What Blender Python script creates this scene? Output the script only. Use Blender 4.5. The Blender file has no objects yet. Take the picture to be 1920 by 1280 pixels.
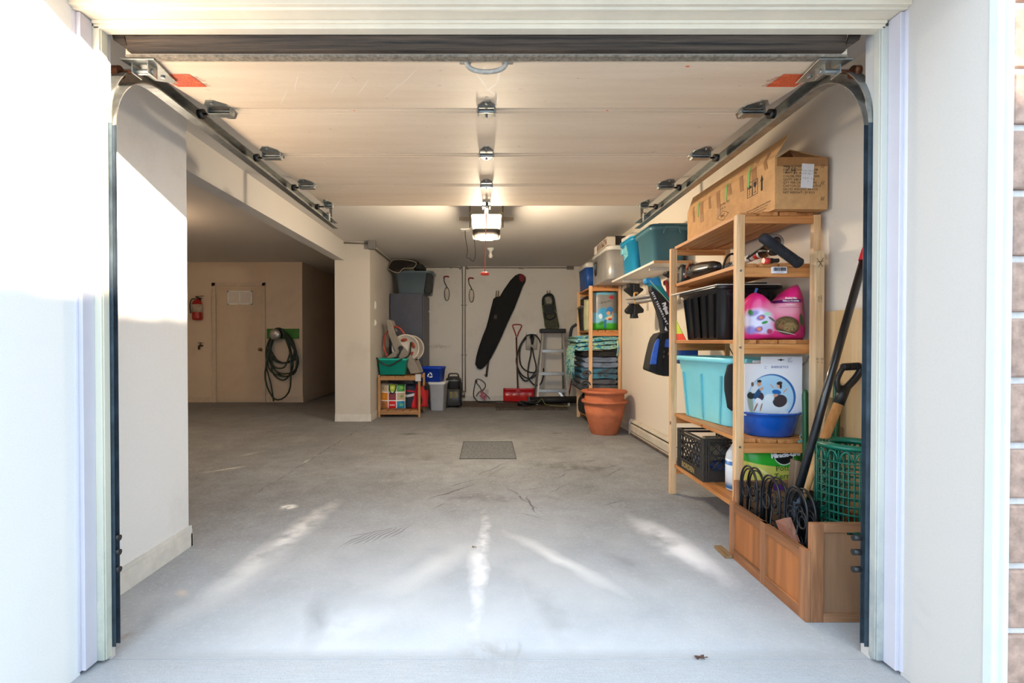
import bpy, bmesh, math, random
from mathutils import Vector, Matrix, Euler, noise
random.seed(7)
PI = math.pi
SC = bpy.context.scene
COL = SC.collection
# ---------------------------------------------------------------- camera, sky, sun, exposure
FPX, CX, PITCH, CAMZ = 923.0, 912.0, math.radians(0.6), 1.09
CY = 640 + FPX*math.tan(PITCH)
cd = bpy.data.cameras.new('camera'); cam = bpy.data.objects.new('camera', cd); COL.objects.link(cam)
cam.location = (0, 0, CAMZ); cam.rotation_euler = (PI/2-PITCH, 0, 0)
cd.sensor_width = 36; cd.lens = FPX/1920*36
cd.shift_x = (960-CX)/1920; cd.shift_y = (CY-640)/1920
cd.clip_start = 0.05; cd.clip_end = 200
SC.camera = cam
w = bpy.data.worlds.new('sky'); SC.world = w; w.use_nodes = True
bg = w.node_tree.nodes['Background']; bg.inputs[0].default_value = (0.64, 0.815, 1.0, 1); bg.inputs[1].default_value = 2.6
sl = bpy.data.lights.new('sun', 'SUN'); sl.energy = 30; sl.color = (1.0, 0.83, 0.64); sl.angle = math.radians(0.6)
sun = bpy.data.objects.new('sun', sl); COL.objects.link(sun)
SUND = Vector((-1, 0.48, -0.165)).normalized()
sun.rotation_euler = SUND.to_track_quat('-Z', 'Y').to_euler(); sun.location = (6, -3, 4)
vs = SC.view_settings
SC.display_settings.display_device = 'sRGB'
vs.view_transform = 'Standard'; vs.look = 'None'; vs.gamma = 1; vs.exposure = 0.72; vs.use_curve_mapping = False
SC.cycles.use_denoising = True
SC.cycles.max_bounces = 8; SC.cycles.diffuse_bounces = 5; SC.cycles.adaptive_threshold = 0.03
SC.cycles.sample_clamp_indirect = 8

# ---------------------------------------------------------------- helpers
def pt(px, py, y):
    """world point seen at pixel (px,py) at distance y in front of the camera"""
    c, s = math.cos(PITCH), math.sin(PITCH)
    a, b = (px-CX)/FPX, (CY-py)/FPX
    d = Vector((a, c+b*s, -s+b*c)); t = y/d.y
    return Vector((d.x*t, y, CAMZ+d.z*t))
def XW(y): return 1.78-(y-2)*.0115
def lin(h):
    h = h.lstrip('#'); r = []
    for i in (0, 2, 4):
        v = int(h[i:i+2], 16)/255; r.append(v/12.92 if v <= .04045 else ((v+.055)/1.055)**2.4)
    return (*r, 1)
class NT:
    def __init__(s, name, rough=.5, metal=0):
        s.m = bpy.data.materials.new(name); s.m.use_nodes = True; s.t = s.m.node_tree
        s.b = s.t.nodes['Principled BSDF']; s.b.inputs['Roughness'].default_value = rough; s.b.inputs['Metallic'].default_value = metal
        s.tc = s.n('ShaderNodeTexCoord')
        s.co = s.tc.outputs['Object']
    def n(s, t, **k):
        x = s.t.nodes.new(t)
        for a, b in k.items(): setattr(x, a, b)
        return x
    def l(s, a, b): s.t.links.new(a, b)
    def setin(s, node, i, v):
        if hasattr(v, 'is_output') or isinstance(v, bpy.types.NodeSocket): s.l(v, node.inputs[i])
        else: node.inputs[i].default_value = v
    def math(s, op, a, b=0.0, clamp=False):
        x = s.n('ShaderNodeMath', operation=op); x.use_clamp = clamp; s.setin(x, 0, a); s.setin(x, 1, b); return x.outputs[0]
    def vm(s, op, a, b):
        x = s.n('ShaderNodeVectorMath', operation=op); s.setin(x, 0, a); s.setin(x, 1, b); return x
    def mix(s, f, a, b, mode='MIX'):
        x = s.n('ShaderNodeMix', data_type='RGBA', blend_type=mode)
        s.setin(x, 0, f); s.setin(x, 6, a); s.setin(x, 7, b); return x.outputs[2]
    def noise(s, scale=5, detail=4, rough=.6, sx=1, sy=1, sz=1, co=None, dist=0):
        mp = s.n('ShaderNodeMapping'); s.l(co or s.co, mp.inputs[0]); mp.inputs['Scale'].default_value = (sx, sy, sz)
        x = s.n('ShaderNodeTexNoise'); s.l(mp.outputs[0], x.inputs[0])
        x.inputs['Scale'].default_value = scale; x.inputs['Detail'].default_value = detail; x.inputs['Roughness'].default_value = rough
        x.inputs['Distortion'].default_value = dist
        return x
    def ramp(s, v, lo, hi, a=0.0, b=1.0):
        x = s.n('ShaderNodeMapRange'); s.setin(x, 0, v); x.inputs[1].default_value = lo; x.inputs[2].default_value = hi
        x.inputs[3].default_value = a; x.inputs[4].default_value = b; return x.outputs[0]
    def color(s, c): s.setin(s.b, 'Base Color', c)
    def bump(s, h, st=.2, dist=.005):
        x = s.n('ShaderNodeBump'); x.inputs['Strength'].default_value = st; x.inputs['Distance'].default_value = dist
        s.l(h, x.inputs['Height']); s.l(x.outputs[0], s.b.inputs['Normal'])
_mc = {}
def mat(name, hx, rough=.5, metal=0, var=.12, scale=8, bump=.0, trans=0, emit=0, alpha=1, coat=0):
    if name in _mc: return _mc[name]
    t = NT(name, rough, metal); c = lin(hx); d = tuple(v*(1-var*2) for v in c[:3])+(1,)
    if var > 0:
        nz = t.noise(scale, 5); t.color(t.mix(t.ramp(nz.outputs[0], .35, .7), d, c))
        if bump: t.bump(nz.outputs[0], bump)
    else: t.color(c)
    if trans: t.b.inputs['Transmission Weight'].default_value = trans
    if coat: t.b.inputs['Coat Weight'].default_value = coat
    if emit: t.b.inputs['Emission Color'].default_value = c; t.b.inputs['Emission Strength'].default_value = emit
    if alpha < 1: t.b.inputs['Alpha'].default_value = alpha
    _mc[name] = t.m; return t.m
def wood(name, hx, dk, axis='z', rough=.6, sc=6, knots=True):
    if name in _mc: return _mc[name]
    t = NT(name, rough); k = {'x': (.12, 2, 2), 'y': (2, .12, 2), 'z': (2, 2, .12)}[axis]
    a = t.noise(sc*3, 4, .6, *k, dist=.6); b = t.noise(sc*14, 2, .5, *k)
    c = t.mix(t.ramp(a.outputs[0], .35, .68), lin(dk), lin(hx))
    c = t.mix(t.math('MULTIPLY', t.ramp(b.outputs[0], .5, .75), .35), c, lin(dk))
    if knots:
        v = t.n('ShaderNodeTexVoronoi'); v.inputs['Scale'].default_value = 9
        mp = t.n('ShaderNodeMapping'); t.l(t.co, mp.inputs[0]); mp.inputs['Scale'].default_value = [.5 if q < 1 else 1.0 for q in k]
        t.l(mp.outputs[0], v.inputs[0])
        c = t.mix(t.ramp(v.outputs[0], .09, .04), c, lin('6b3f1d'))
    t.color(c); t.bump(b.outputs[0], .12); _mc[name] = t.m; return t.m
def shapes(t, c, sh, co, ax=(0, 2), distort=0, dscale=6):
    """flat marks laid over colour c: ('e'|'r', cx, cy, hx, hy, angle_deg, hex, soft, opacity)"""
    if distort:
        nz = t.n('ShaderNodeTexNoise'); t.l(co, nz.inputs[0]); nz.inputs['Scale'].default_value = dscale
        o = t.vm('SUBTRACT', nz.outputs['Color'], (.5, .5, .5)); o2 = t.vm('SCALE', o.outputs[0], (0, 0, 0)); o2.inputs['Scale'].default_value = distort
        co = t.vm('ADD', co, o2.outputs[0]).outputs[0]
    sp = t.n('ShaderNodeSeparateXYZ'); t.l(co, sp.inputs[0])
    cb = t.n('ShaderNodeCombineXYZ'); t.l(sp.outputs[ax[0]], cb.inputs[0]); t.l(sp.outputs[ax[1]], cb.inputs[1])
    co = cb.outputs[0]
    for s in sh:
        k, cx, cy, hx, hy, an, col, soft, op = s
        v = t.vm('SUBTRACT', co, (cx, cy, 0)).outputs[0]
        if an:
            r = t.n('ShaderNodeVectorRotate', rotation_type='Z_AXIS'); t.l(v, r.inputs[0]); r.inputs['Angle'].default_value = -math.radians(an); v = r.outputs[0]
        v = t.vm('DIVIDE', v, (hx, hy, 1))
        if k == 'e': L = t.vm('LENGTH', v.outputs[0], (0, 0, 0)).outputs['Value']
        else:
            a = t.vm('ABSOLUTE', v.outputs[0], (0, 0, 0)); q = t.n('ShaderNodeSeparateXYZ'); t.l(a.outputs[0], q.inputs[0])
            L = t.math('MAXIMUM', q.outputs[0], q.outputs[1])
        f = t.ramp(L, 1.0, max(0, 1-soft)-.001)
        if isinstance(op, tuple):   # broken up by noise
            nz = t.n('ShaderNodeTexNoise'); t.l(co, nz.inputs[0]); nz.inputs['Scale'].default_value = op[1]; nz.inputs['Detail'].default_value = 6
            f = t.math('MULTIPLY', f, t.ramp(nz.outputs[0], .36, .58)); op = op[0]
        f = t.math('MULTIPLY', f, op)
        c = t.mix(f, c, lin(col))
    return c
def art(name, base, sh, ax=(0, 2), rough=.4, distort=0, dscale=6, var=.05, ground='z', axes2=None):
    t = NT(name, rough); c = lin(base); nz = t.noise(20, 4)
    cc = t.mix(t.ramp(nz.outputs[0], .3, .7), tuple(v*(1-var*2) for v in c[:3])+(1,), c)
    t.color(shapes(t, cc, sh, t.co, ax, distort, dscale)); return t.m

class MB:
    def __init__(s): s.v = []; s.f = []; s.mi = []; s.sm = []; s.g = []
    def add(s, vs_, fs, m=0, sm=False, mx=None):
        s.g.append((len(s.v), len(s.f))); o = len(s.v); s.v += [(mx @ Vector(v)) if mx else Vector(v) for v in vs_]
        for f in fs: s.f.append([i+o for i in f]); s.mi.append(m); s.sm.append(sm)
        return s
    def box(s, x0, x1, y0, y1, z0, z1, m=0, mx=None):
        v = [(x, y, z) for z in (z0, z1) for y in (y0, y1) for x in (x0, x1)]
        return s.add(v, [(0, 2, 3, 1), (4, 5, 7, 6), (0, 1, 5, 4), (2, 6, 7, 3), (0, 4, 6, 2), (1, 3, 7, 5)], m, False, mx)
    def cbox(s, c, d, m=0, mx=None):
        return s.box(c[0]-d[0]/2, c[0]+d[0]/2, c[1]-d[1]/2, c[1]+d[1]/2, c[2]-d[2]/2, c[2]+d[2]/2, m, mx)
    def bar(s, a, b, wd, th, up=(0, 0, 1), m=0):
        a = Vector(a); b = Vector(b); d = (b-a); L = d.length; d.normalize(); up = Vector(up)
        if abs(d.dot(up)) > .98: up = Vector((1, 0, 0))
        sx = d.cross(up).normalized(); sz = sx.cross(d).normalized()
        M = Matrix((sx, d, sz)).transposed().to_4x4(); M.translation = a
        return s.box(-wd/2, wd/2, 0, L, -th/2, th/2, m, M)
    def ring(s, rings, m=0, sm=True, cap0=True, cap1=True, closed=False, mx=None):
        n = len(rings[0]); v = [p for r in rings for p in r]; f = []
        R = len(rings)
        for i in range(R if closed else R-1):
            j = (i+1) % R
            for k in range(n):
                l = (k+1) % n; f.append((i*n+k, i*n+l, j*n+l, j*n+k))
        s.add(v, f, m, sm, mx)
        if not closed:
            o = len(s.v)-len(v)
            if cap0: s.f.append([o+k for k in range(n)][::-1]); s.mi.append(m); s.sm.append(False)
            if cap1: s.f.append([o+(R-1)*n+k for k in range(n)]); s.mi.append(m); s.sm.append(False)
        return s
    def tube(s, pts, r, n=8, m=0, closed=False, mx=None):
        P = [Vector(p) for p in pts]; rings = []; N = len(P)
        up = None
        for i, p in enumerate(P):
            if closed: d = P[(i+1) % N]-P[i-1]
            else: d = P[min(i+1, N-1)]-P[max(i-1, 0)]
            d.normalize()
            if up is None:
                up = Vector((0, 0, 1)) if abs(d.z) < .9 else Vector((1, 0, 0))
            a = d.cross(up)
            if a.length < 1e-5: a = d.orthogonal()
            a.normalize(); b = a.cross(d).normalized(); up = b
            rr = r[i] if isinstance(r, (list, tuple)) else r
            rings.append([p+(a*math.cos(t)+b*math.sin(t))*rr for t in [2*PI*k/n for k in range(n)]])
        return s.ring(rings, m, True, closed=closed, mx=mx)
    def lathe(s, prof, c=(0, 0, 0), n=32, m=0, mx=None, sm=True, sx=1, sy=1):
        rings = [[Vector((c[0]+r*sx*math.cos(2*PI*k/n), c[1]+r*sy*math.sin(2*PI*k/n), c[2]+z)) for k in range(n)] for r, z in prof]
        return s.ring(rings, m, sm, mx=mx)
    def cyl(s, a, b, r, n=16, m=0): return s.tube([a, b], r, n, m)
    def rr(s, secs, m=0, n=5, mx=None, sm=True, cap0=True, cap1=True):
        """rounded-rectangle loft; secs=[(cx,cy,z,w,d,r)]"""
        rings = []
        for cx, cy, z, w_, d_, r in secs:
            r = min(r, w_/2-.0005, d_/2-.0005); q = []
            for qx, qy, a0 in ((1, 1, 0), (-1, 1, PI/2), (-1, -1, PI), (1, -1, 3*PI/2)):
                for k in range(n+1):
                    a = a0+PI/2*k/n; q.append(Vector((cx+qx*(w_/2-r)+r*math.cos(a), cy+qy*(d_/2-r)+r*math.sin(a), z)))
            rings.append(q)
        return s.ring(rings, m, sm, cap0, cap1, mx=mx)
    def prism(s, poly, off, m=0, mx=None, sm=False):
        n = len(poly); P = [Vector(p) for p in poly]; o = Vector(off)
        v = P+[p+o for p in P]; f = [list(range(n))[::-1], [n+i for i in range(n)]]+[(i, (i+1) % n, n+(i+1) % n, n+i) for i in range(n)]
        return s.add(v, f, m, sm, mx)
    def puff(s, secs, m=0, n=20, amp=.0, fr=12, e=.55, mx=None, seed=0):
        """soft body lofted along x; secs=[(x, z0, z1, yc, thickness)]"""
        rings = []
        for x, z0, z1, yc, t in secs:
            q = []
            for k in range(n):
                a = 2*PI*k/n; c_, s_ = math.cos(a), math.sin(a)
                p = Vector((x, yc+t/2*math.copysign(abs(c_)**e, c_), (z0+z1)/2+(z1-z0)/2*math.copysign(abs(s_)**e, s_)))
                if amp:
                    nv = noise.noise_vector(p*fr+Vector((seed, 0, 0))); p += nv*amp
                    if p.z < z0-.001: p.z = z0
                q.append(p)
            rings.append(q)
        return s.ring(rings, m, True, mx=mx)
    def text(s, body, size, mx, m=0, align='CENTER', bold=0):
        cu = bpy.data.curves.new('t', 'FONT'); cu.body = body; cu.size = size; cu.align_x = align; cu.align_y = 'CENTER'
        cu.offset = bold; cu.resolution_u = 2
        ob = bpy.data.objects.new('t', cu); COL.objects.link(ob); bpy.context.view_layer.update()
        me = bpy.data.meshes.new_from_object(ob)
        s.add([v.co.copy() for v in me.vertices], [tuple(p.vertices) for p in me.polygons], m, False, mx)
        bpy.data.objects.remove(ob); bpy.data.meshes.remove(me); bpy.data.curves.remove(cu); return s
    def build(s, name, mats, parent=None, bevel=0, sub=0, origin=None, solid=0):
        if parent is not None:
            o = Vector((0, 0, 0)); p = parent
            while p: o += p.location; p = p.parent
        elif origin is not None: o = Vector(origin)
        else:
            xs = [v.x for v in s.v]; ys = [v.y for v in s.v]; zs = [v.z for v in s.v]
            o = Vector(((min(xs)+max(xs))/2, (min(ys)+max(ys))/2, min(zs)))
        me = bpy.data.meshes.new(name); me.from_pydata([v-o for v in s.v], [], s.f)
        if not isinstance(mats, (list, tuple)): mats = [mats]
        for q in mats: me.materials.append(q)
        me.polygons.foreach_set('material_index', s.mi); me.polygons.foreach_set('use_smooth', s.sm)
        me.update()
        ob = bpy.data.objects.new(name, me); COL.objects.link(ob)
        if parent is not None: ob.parent = parent
        else: ob.location = o
        if solid: md = ob.modifiers.new('solid', 'SOLIDIFY'); md.thickness = solid
        if bevel:
            md = ob.modifiers.new('bevel', 'BEVEL'); md.width = bevel; md.segments = 2; md.limit_method = 'ANGLE'; md.angle_limit = math.radians(40)
        if sub: md = ob.modifiers.new('sub', 'SUBSURF'); md.levels = sub; md.render_levels = sub
        return ob
def each(mb, name, mats, parent, **k):
    """every piece of mb becomes a part of its own"""
    g = mb.g+[(len(mb.v), len(mb.f))]; out = []
    for (v0, f0), (v1, f1) in zip(g, g[1:]):
        q = MB(); q.v = mb.v[v0:v1]; q.f = [[i-v0 for i in f] for f in mb.f[f0:f1]]; q.mi = mb.mi[f0:f1]; q.sm = mb.sm[f0:f1]
        out.append(q.build(name, mats, parent, **k))
    return out
def tag(o, label, cat, group=None):
    o['label'] = label; o['category'] = cat
    if group: o['group'] = group
    return o
def thing(name, label, cat, loc=(0, 0, 0), group=None):
    o = bpy.data.objects.new(name, None); o.location = loc; o.empty_display_size = .05; COL.objects.link(o); return tag(o, label, cat, group)
def struct(name, mb, m, parent=None, **k):
    o = mb.build(name, m, parent, **k)
    if parent is None: o['kind'] = 'structure'
    return o
def dup(root, loc=None, rot=None, label=None, group=None):
    def cp(o, par):
        c = o.copy(); COL.objects.link(c); c.parent = par
        for ch in [q for q in o.children]: cp(ch, c)
        return c
    r = cp(root, None)
    if loc is not None: r.location = loc
    if rot is not None: r.rotation_euler = rot
    if label: r['label'] = label
    if group: r['group'] = group
    return r
def face_mx(o, ex, ey):
    """matrix that maps text xy to the plane spanned by ex, ey at o"""
    ex = Vector(ex).normalized(); ey = Vector(ey); ey = (ey-ex*ey.dot(ex)).normalized(); ez = ex.cross(ey)
    M = Matrix((ex, ey, ez)).transposed().to_4x4(); M.translation = Vector(o); return M
def bez(P, n=8):
    """Catmull-Rom through points"""
    P = [Vector(p) for p in P]; Q = [P[0]*2-P[1]]+P+[P[-1]*2-P[-2]]; out = []
    for i in range(1, len(Q)-2):
        for k in range(n):
            t = k/n; a, b, c, d = Q[i-1], Q[i], Q[i+1], Q[i+2]
            out.append(.5*((2*b)+(c-a)*t+(2*a-5*b+4*c-d)*t*t+(3*b-a-3*c+d)*t**3))
    out.append(P[-1]); return out
# common materials
STEEL = mat('galvanised_steel', 'a9aba8', .38, .9, .15, 30)
DKSTEEL = mat('dark_oily_steel', '55524e', .4, .85, .3, 12)
BLACK = mat('black_plastic', '17181a', .45, 0, .1)
RUBBER = mat('black_rubber', '1b1a19', .7, 0, .15)
WHITEP = mat('white_plastic', 'e4e4e0', .4, 0, .03)
INK = mat('black_ink', '2a2622', .8, 0, 0)
WHITEINK = mat('white_ink', 'f0f0ee', .6, 0, 0)
ALU = mat('aluminium', 'c4c4c2', .35, .8, .08, 20)
RED = mat('red_plastic', 'b01318', .35, 0, .08)
# ================================================================ the setting
def wallmat(name, hx, dirt='7d6f60', amt=.25, bumps=.12, extra=()):
    t = NT(name, .85); c = lin(hx)
    n1 = t.noise(1.7, 5, .6); n2 = t.noise(260, 3, .6); n3 = t.noise(9, 6, .7)
    cc = t.mix(t.math('MULTIPLY', t.ramp(n1.outputs[0], .55, .8), amt), c, lin(dirt))
    cc = t.mix(t.math('MULTIPLY', t.ramp(n3.outputs[0], .68, .74), amt*.9), cc, lin(dirt))
    cc = t.mix(t.math('MULTIPLY', t.ramp(n2.outputs[0], .45, .7), .10), cc, lin('8f8474'))
    if extra: cc = shapes(t, cc, extra, t.co, (0, 2), .1, 5)
    t.color(cc); t.bump(n2.outputs[0], bumps, .004); return t.m
WALL = wallmat('painted_plaster_wall', 'e0dedb')
BACKW = wallmat('back_wall_plaster', 'e3ddd4', extra=(
    ('e', -2.6, .66, .28, .05, 0, '3d342b', 1, (.75, 25)), ('e', -1.25, .72, .2, .04, 0, '4a3f34', 1, (.5, 25)),
    ('e', -1.8, .85, .5, .3, 0, '9a8a78', 1, (.4, 12)), ('e', -.95, 1.0, .3, .05, 0, '5a4c3e', 1, (.5, 30))))
WALLR = wallmat('right_wall_plaster', 'ddd4c6')
CEIL = wallmat('ceiling_paint', 'cdc9c4', amt=.06)
BASEM = mat('baseboard_paint', 'd9d5cc', .5, 0, .08, 14)
WHITEW = wallmat('white_cladding_left', 'e4e3df', amt=.05, bumps=.03)
CREAM = wallmat('cream_cladding', 'bfbab4', amt=.08, bumps=.03)
TRIMW = mat('white_vinyl_trim', 'c6c2ca', .4, 0, .03, 6)
TRIMC = mat('cream_vinyl_trim', 'ebdcc4', .45, 0, .05, 6)

# floor: grey concrete with salt bloom, tyre scuffs and scratches
t = NT('concrete_floor', .8)
n1 = t.noise(.9, 6, .65); n2 = t.noise(6, 8, .75); n3 = t.noise(140, 3, .7); n4 = t.noise(3, 6, .7, 1, .25, 1)
c = t.mix(t.ramp(n1.outputs[0], .3, .7), lin('74777b'), lin('979ca3'))
c = t.mix(t.math('MULTIPLY', t.ramp(n2.outputs[0], .42, .68), .45), c, lin('63625f'))
n6 = t.noise(2.2, 8, .7, 1, .7, 1, dist=.8); c = t.mix(t.math('MULTIPLY', t.ramp(n6.outputs[0], .52, .72), .35), c, lin('b4b5b6'))
c = t.mix(t.math('MULTIPLY', t.ramp(n3.outputs[0], .5, .66), .45), c, lin('555452')); n7 = t.noise(45, 5, .8); c = t.mix(t.math('MULTIPLY', t.ramp(n7.outputs[0], .52, .66), .22), c, lin('e0e2e4'))
def FL(px, py):
    p = pt(px, py, 3); k = CAMZ/(CAMZ-p.z); return (p.x*k, 3*k)
S = []
def seg(x0, y0, x1, y1, wd, col, soft, op):
    a, b = FL(x0, y0), FL(x1, y1); L = math.hypot(b[0]-a[0], b[1]-a[1])/2
    S.append(('e', (a[0]+b[0])/2, (a[1]+b[1])/2, L, wd, math.degrees(math.atan2(b[1]-a[1], b[0]-a[0])), col, soft, op))
# broad lighter area toward the door
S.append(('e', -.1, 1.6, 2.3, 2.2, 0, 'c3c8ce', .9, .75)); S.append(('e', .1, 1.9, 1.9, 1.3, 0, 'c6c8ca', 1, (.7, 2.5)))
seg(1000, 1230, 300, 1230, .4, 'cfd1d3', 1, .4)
# pale tracks of dried salt
seg(380, 1130, 640, 930, .11, 'e6e6e4', 1, (1, 7)); seg(300, 1190, 560, 1010, .12, 'e0e0df', 1, .5)
seg(885, 1230, 912, 950, .045, 'e9e9ea', .9, (1, 14)); seg(895, 1130, 895, 1010, .06, 'e9e9ea', .9, .8)
seg(540, 1180, 760, 1165, .2, 'dcdfe4', 1, (.7, 4)); seg(700, 1130, 900, 1010, .1, 'dcdcdb', 1, .6)
seg(940, 990, 1200, 1130, .06, 'e6e6e5', 1, .8); seg(1180, 960, 1390, 1110, .14, 'ececee', .9, (1, 5))
seg(1230, 985, 1370, 1100, .09, 'f0f0f2', 1, .8); seg(560, 948, 520, 952, .07, 'f0f0ee', .6, (1, 20))
seg(365, 888, 470, 872, .035, 'deddd8', .8, (1, 9)); seg(565, 870, 600, 850, .02, 'dcdcd8', .8, (.9, 9)); seg(420, 860, 500, 845, .04, 'c8c7c2', 1, (.8, 9))
# the long crack
seg(360, 1000, 720, 775, .008, '4a4744', .5, (.8, 8)); seg(880, 895, 965, 862, .006, '3e3d44', .5, .8); seg(838, 915, 890, 897, .006, '3e3d44', .5, .8)
# dark scuffs
seg(735, 815, 800, 812, .10, '3c3835', 1, (.9, 7)); seg(1030, 812, 1060, 812, .05, '33302e', 1, (.8, 9))
seg(985, 870, 1160, 882, .12, '4c4946', 1, (.8, 12)); seg(715, 850, 850, 860, .3, '5d5a56', 1, (.7, 5)); seg(1000, 835, 1080, 850, .35, '5d5a56', 1, (.55, 8))
seg(790, 940, 900, 905, .012, '4b4950', .6, .7); seg(1020, 965, 940, 905, .012, '4b4950', .6, (.7, 20)); seg(1000, 965, 985, 925, .01, '3f3d44', .6, .7)
seg(805, 935, 940, 925, .07, '504d52', 1, (.6, 22)); seg(850, 935, 1000, 935, .14, '605d60', 1, (.5, 16))
random.seed(17)
for i in range(14):   # pencil-thin tyre scratches in the middle of the slab
    x = random.uniform(790, 1130); y = random.uniform(895, 975); L = random.uniform(15, 60); a_ = random.choice((-.25, -.1, .3, -.5))
    seg(x, y, x+L, y+L*a_, random.uniform(.004, .009), '4a4a50', .6, random.uniform(.35, .7))
for i in range(8):
    x = random.uniform(985, 1140); y = random.uniform(845, 885); seg(x, y, x+random.uniform(10, 40), y+random.uniform(-8, 4), random.uniform(.015, .03), '3f3e3e', .7, random.uniform(.3, .6))
for i in range(8):
    x = random.uniform(715, 860); y = random.uniform(820, 880); seg(x, y, x+random.uniform(20, 60), y+random.uniform(-4, 4), random.uniform(.008, .03), '4a4744', .8, random.uniform(.25, .5))
for i in range(3):
    x = random.uniform(850, 985); seg(x, 1275, x+random.uniform(-6, 6), random.uniform(1175, 1215), .006, '77757a', .7, random.uniform(.10, .22))
for x, y, L in ((560, 1165, .25), (250, 1160, .3), (1000, 1150, .35), (1150, 1060, .3), (480, 1010, .35), (1240, 905, .4), (420, 850, .5), (620, 830, .5), (820, 800, .5)):
    seg(x, y, x+60, y-8, L, '7f8184', 1, (.55, 3.5))
for i in range(7):
    seg(630+i*16, 1030-i*3, 700+i*12, 995-i*2, .007, '5a5860', .5, .55)
for i in range(9):
    seg(760+i*8, 905+i*3, 900+i*10, 912+i*4, .006, '5c5a58', .5, .4)
seg(640, 1010, 760, 985, .007, '66646a', .5, .6)
# stains by the jambs and the tyre smudge on the sill
seg(215, 1205, 262, 1180, .035, '8e8377', 1, (1, 14)); seg(205, 1235, 240, 1218, .03, '6b6259', 1, (1, 30))
seg(905, 1275, 920, 1190, .17, '9c9894', 1, (.8, 14)); seg(975, 1275, 970, 1190, .012, '7b7673', 1, (.4, 9)); seg(350, 1120, 330, 1105, .03, 'd6c4b2', 1, .6)
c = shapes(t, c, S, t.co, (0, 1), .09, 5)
br = t.noise(50, 4, .7, .18, 3, 1)     # broom finish outside the sill
sp = t.n('ShaderNodeSeparateXYZ'); t.l(t.co, sp.inputs[0])
out = t.ramp(sp.outputs[1], 1.74, 1.69)
c = t.mix(t.math('MULTIPLY', out, t.ramp(br.outputs[0], .4, .75, 0, .5)), c, lin('8d8b89'))
c = t.mix(t.math('MULTIPLY', out, .5), c, lin('a3a4a6')); gr = t.noise(420, 2, .7); c = t.mix(t.math('MULTIPLY', out, t.ramp(gr.outputs[0], .52, .64, 0, .5)), c, lin('7e7d7b'))
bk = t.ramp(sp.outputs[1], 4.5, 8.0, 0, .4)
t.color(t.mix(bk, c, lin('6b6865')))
t.bump(n3.outputs[0], .35, .004)
CONC = t.m
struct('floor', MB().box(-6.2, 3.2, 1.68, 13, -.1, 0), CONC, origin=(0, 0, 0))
struct('floor_driveway', MB().box(-14, 20, -14, 1.679, -.1, -.001), CONC, origin=(0, 0, 0))

CZ, CZN = 2.45, 2.51
struct('ceiling', MB().box(-2.06, 2.2, 1.7, 9.2, CZ, CZ+.1), CEIL)
struct('ceiling_neighbour', MB().box(-6.2, -2.06, 1.7, 13, CZN, CZN+.1), CEIL)
BY = 8.95
struct('wall_back', MB().box(-2.065, 2.2, BY, BY+.12, 0, 2.5), BACKW)
struct('wall_right', MB().prism([(XW(1.7), 1.7, 0), (XW(1.7)+.3, 1.7, 0), (XW(9.1)+.3, 9.1, 0), (XW(9.1), 9.1, 0)], (0, 0, 2.5)), WALLR)
LX = -1.585
struct('wall_left', MB().box(LX-.15, LX, 1.7, 2.61, 0, 2.5), WALL)
struct('wall_column', MB().box(-2.065, LX, 6.71, BY, 0, 2.5), wallmat('column_plaster_toned_down', 'c6c0b6'))  # same wall paint, darkened in colour to offset the opener lamp's light
struct('beam', MB().box(-2.065, -1.934, 1.7, 6.71, 2.195, 2.52), CEIL)
# neighbouring bay
WALLN = wallmat('neighbour_plaster', 'd0bda6')
struct('wall_neighbour_back', MB().box(-6.2, -3.30, 8.83, 8.95, 0, 2.55).box(-3.42, -3.30, 8.95, 12.6, 0, 2.55).box(-3.4, -2.0, 12.5, 12.6, 0, 2.55).box(-2.065, -2.0, 8.95, 12.5, 0, 2.55), WALLN)
struct('wall_neighbour_left', MB().box(-6.2, -6.1, 1.7, 8.9, 0, 2.55), WALL)
struct('wall_front', MB().box(-6.2, LX-.15, 1.7, 1.8, 0, 2.55), WALL)
# baseboards with a stepped top
def base(name, a, b, nrm, h=.11, mm=None):
    a = Vector((*a, 0)); b = Vector((*b, 0)); n = Vector((*nrm, 0)); mb = MB()
    for z0, z1, th in ((0, h*.62, .014), (h*.62, h*.82, .011), (h*.82, h, .007)):
        q = [a+Vector((0, 0, z0)), b+Vector((0, 0, z0)), b+n*th+Vector((0, 0, z0)), a+n*th+Vector((0, 0, z0))]
        mb.prism(q, (0, 0, z1-z0))
    return struct(name, mb, mm or BASEM)
base('baseboard_left', (LX, 1.72), (LX, 2.622), (1, 0))
base('baseboard_left_end', (LX-.15, 2.61), (LX+.014, 2.61), (0, 1))
base('baseboard_column_front', (-2.065, 6.71), (LX+.014, 6.71), (0, -1), .10)
base('baseboard_column_side', (LX, 6.71), (LX, BY), (1, 0), .10)
base('baseboard_back', (LX, BY), (XW(BY), BY), (0, -1), .10)
NBM = mat('neighbour_trim_paint', 'cab8a2', .5, 0, .06, 14)
base('baseboard_neighbour', (-6.1, 8.83), (-4.97, 8.83), (0, -1), .10, NBM)
base('baseboard_neighbour_right', (-3.90, 8.83), (-3.286, 8.83), (0, -1), .10, NBM)
base('baseboard_recess', (-3.30, 8.83), (-3.30, 12.5), (1, 0), .10, NBM)
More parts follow.
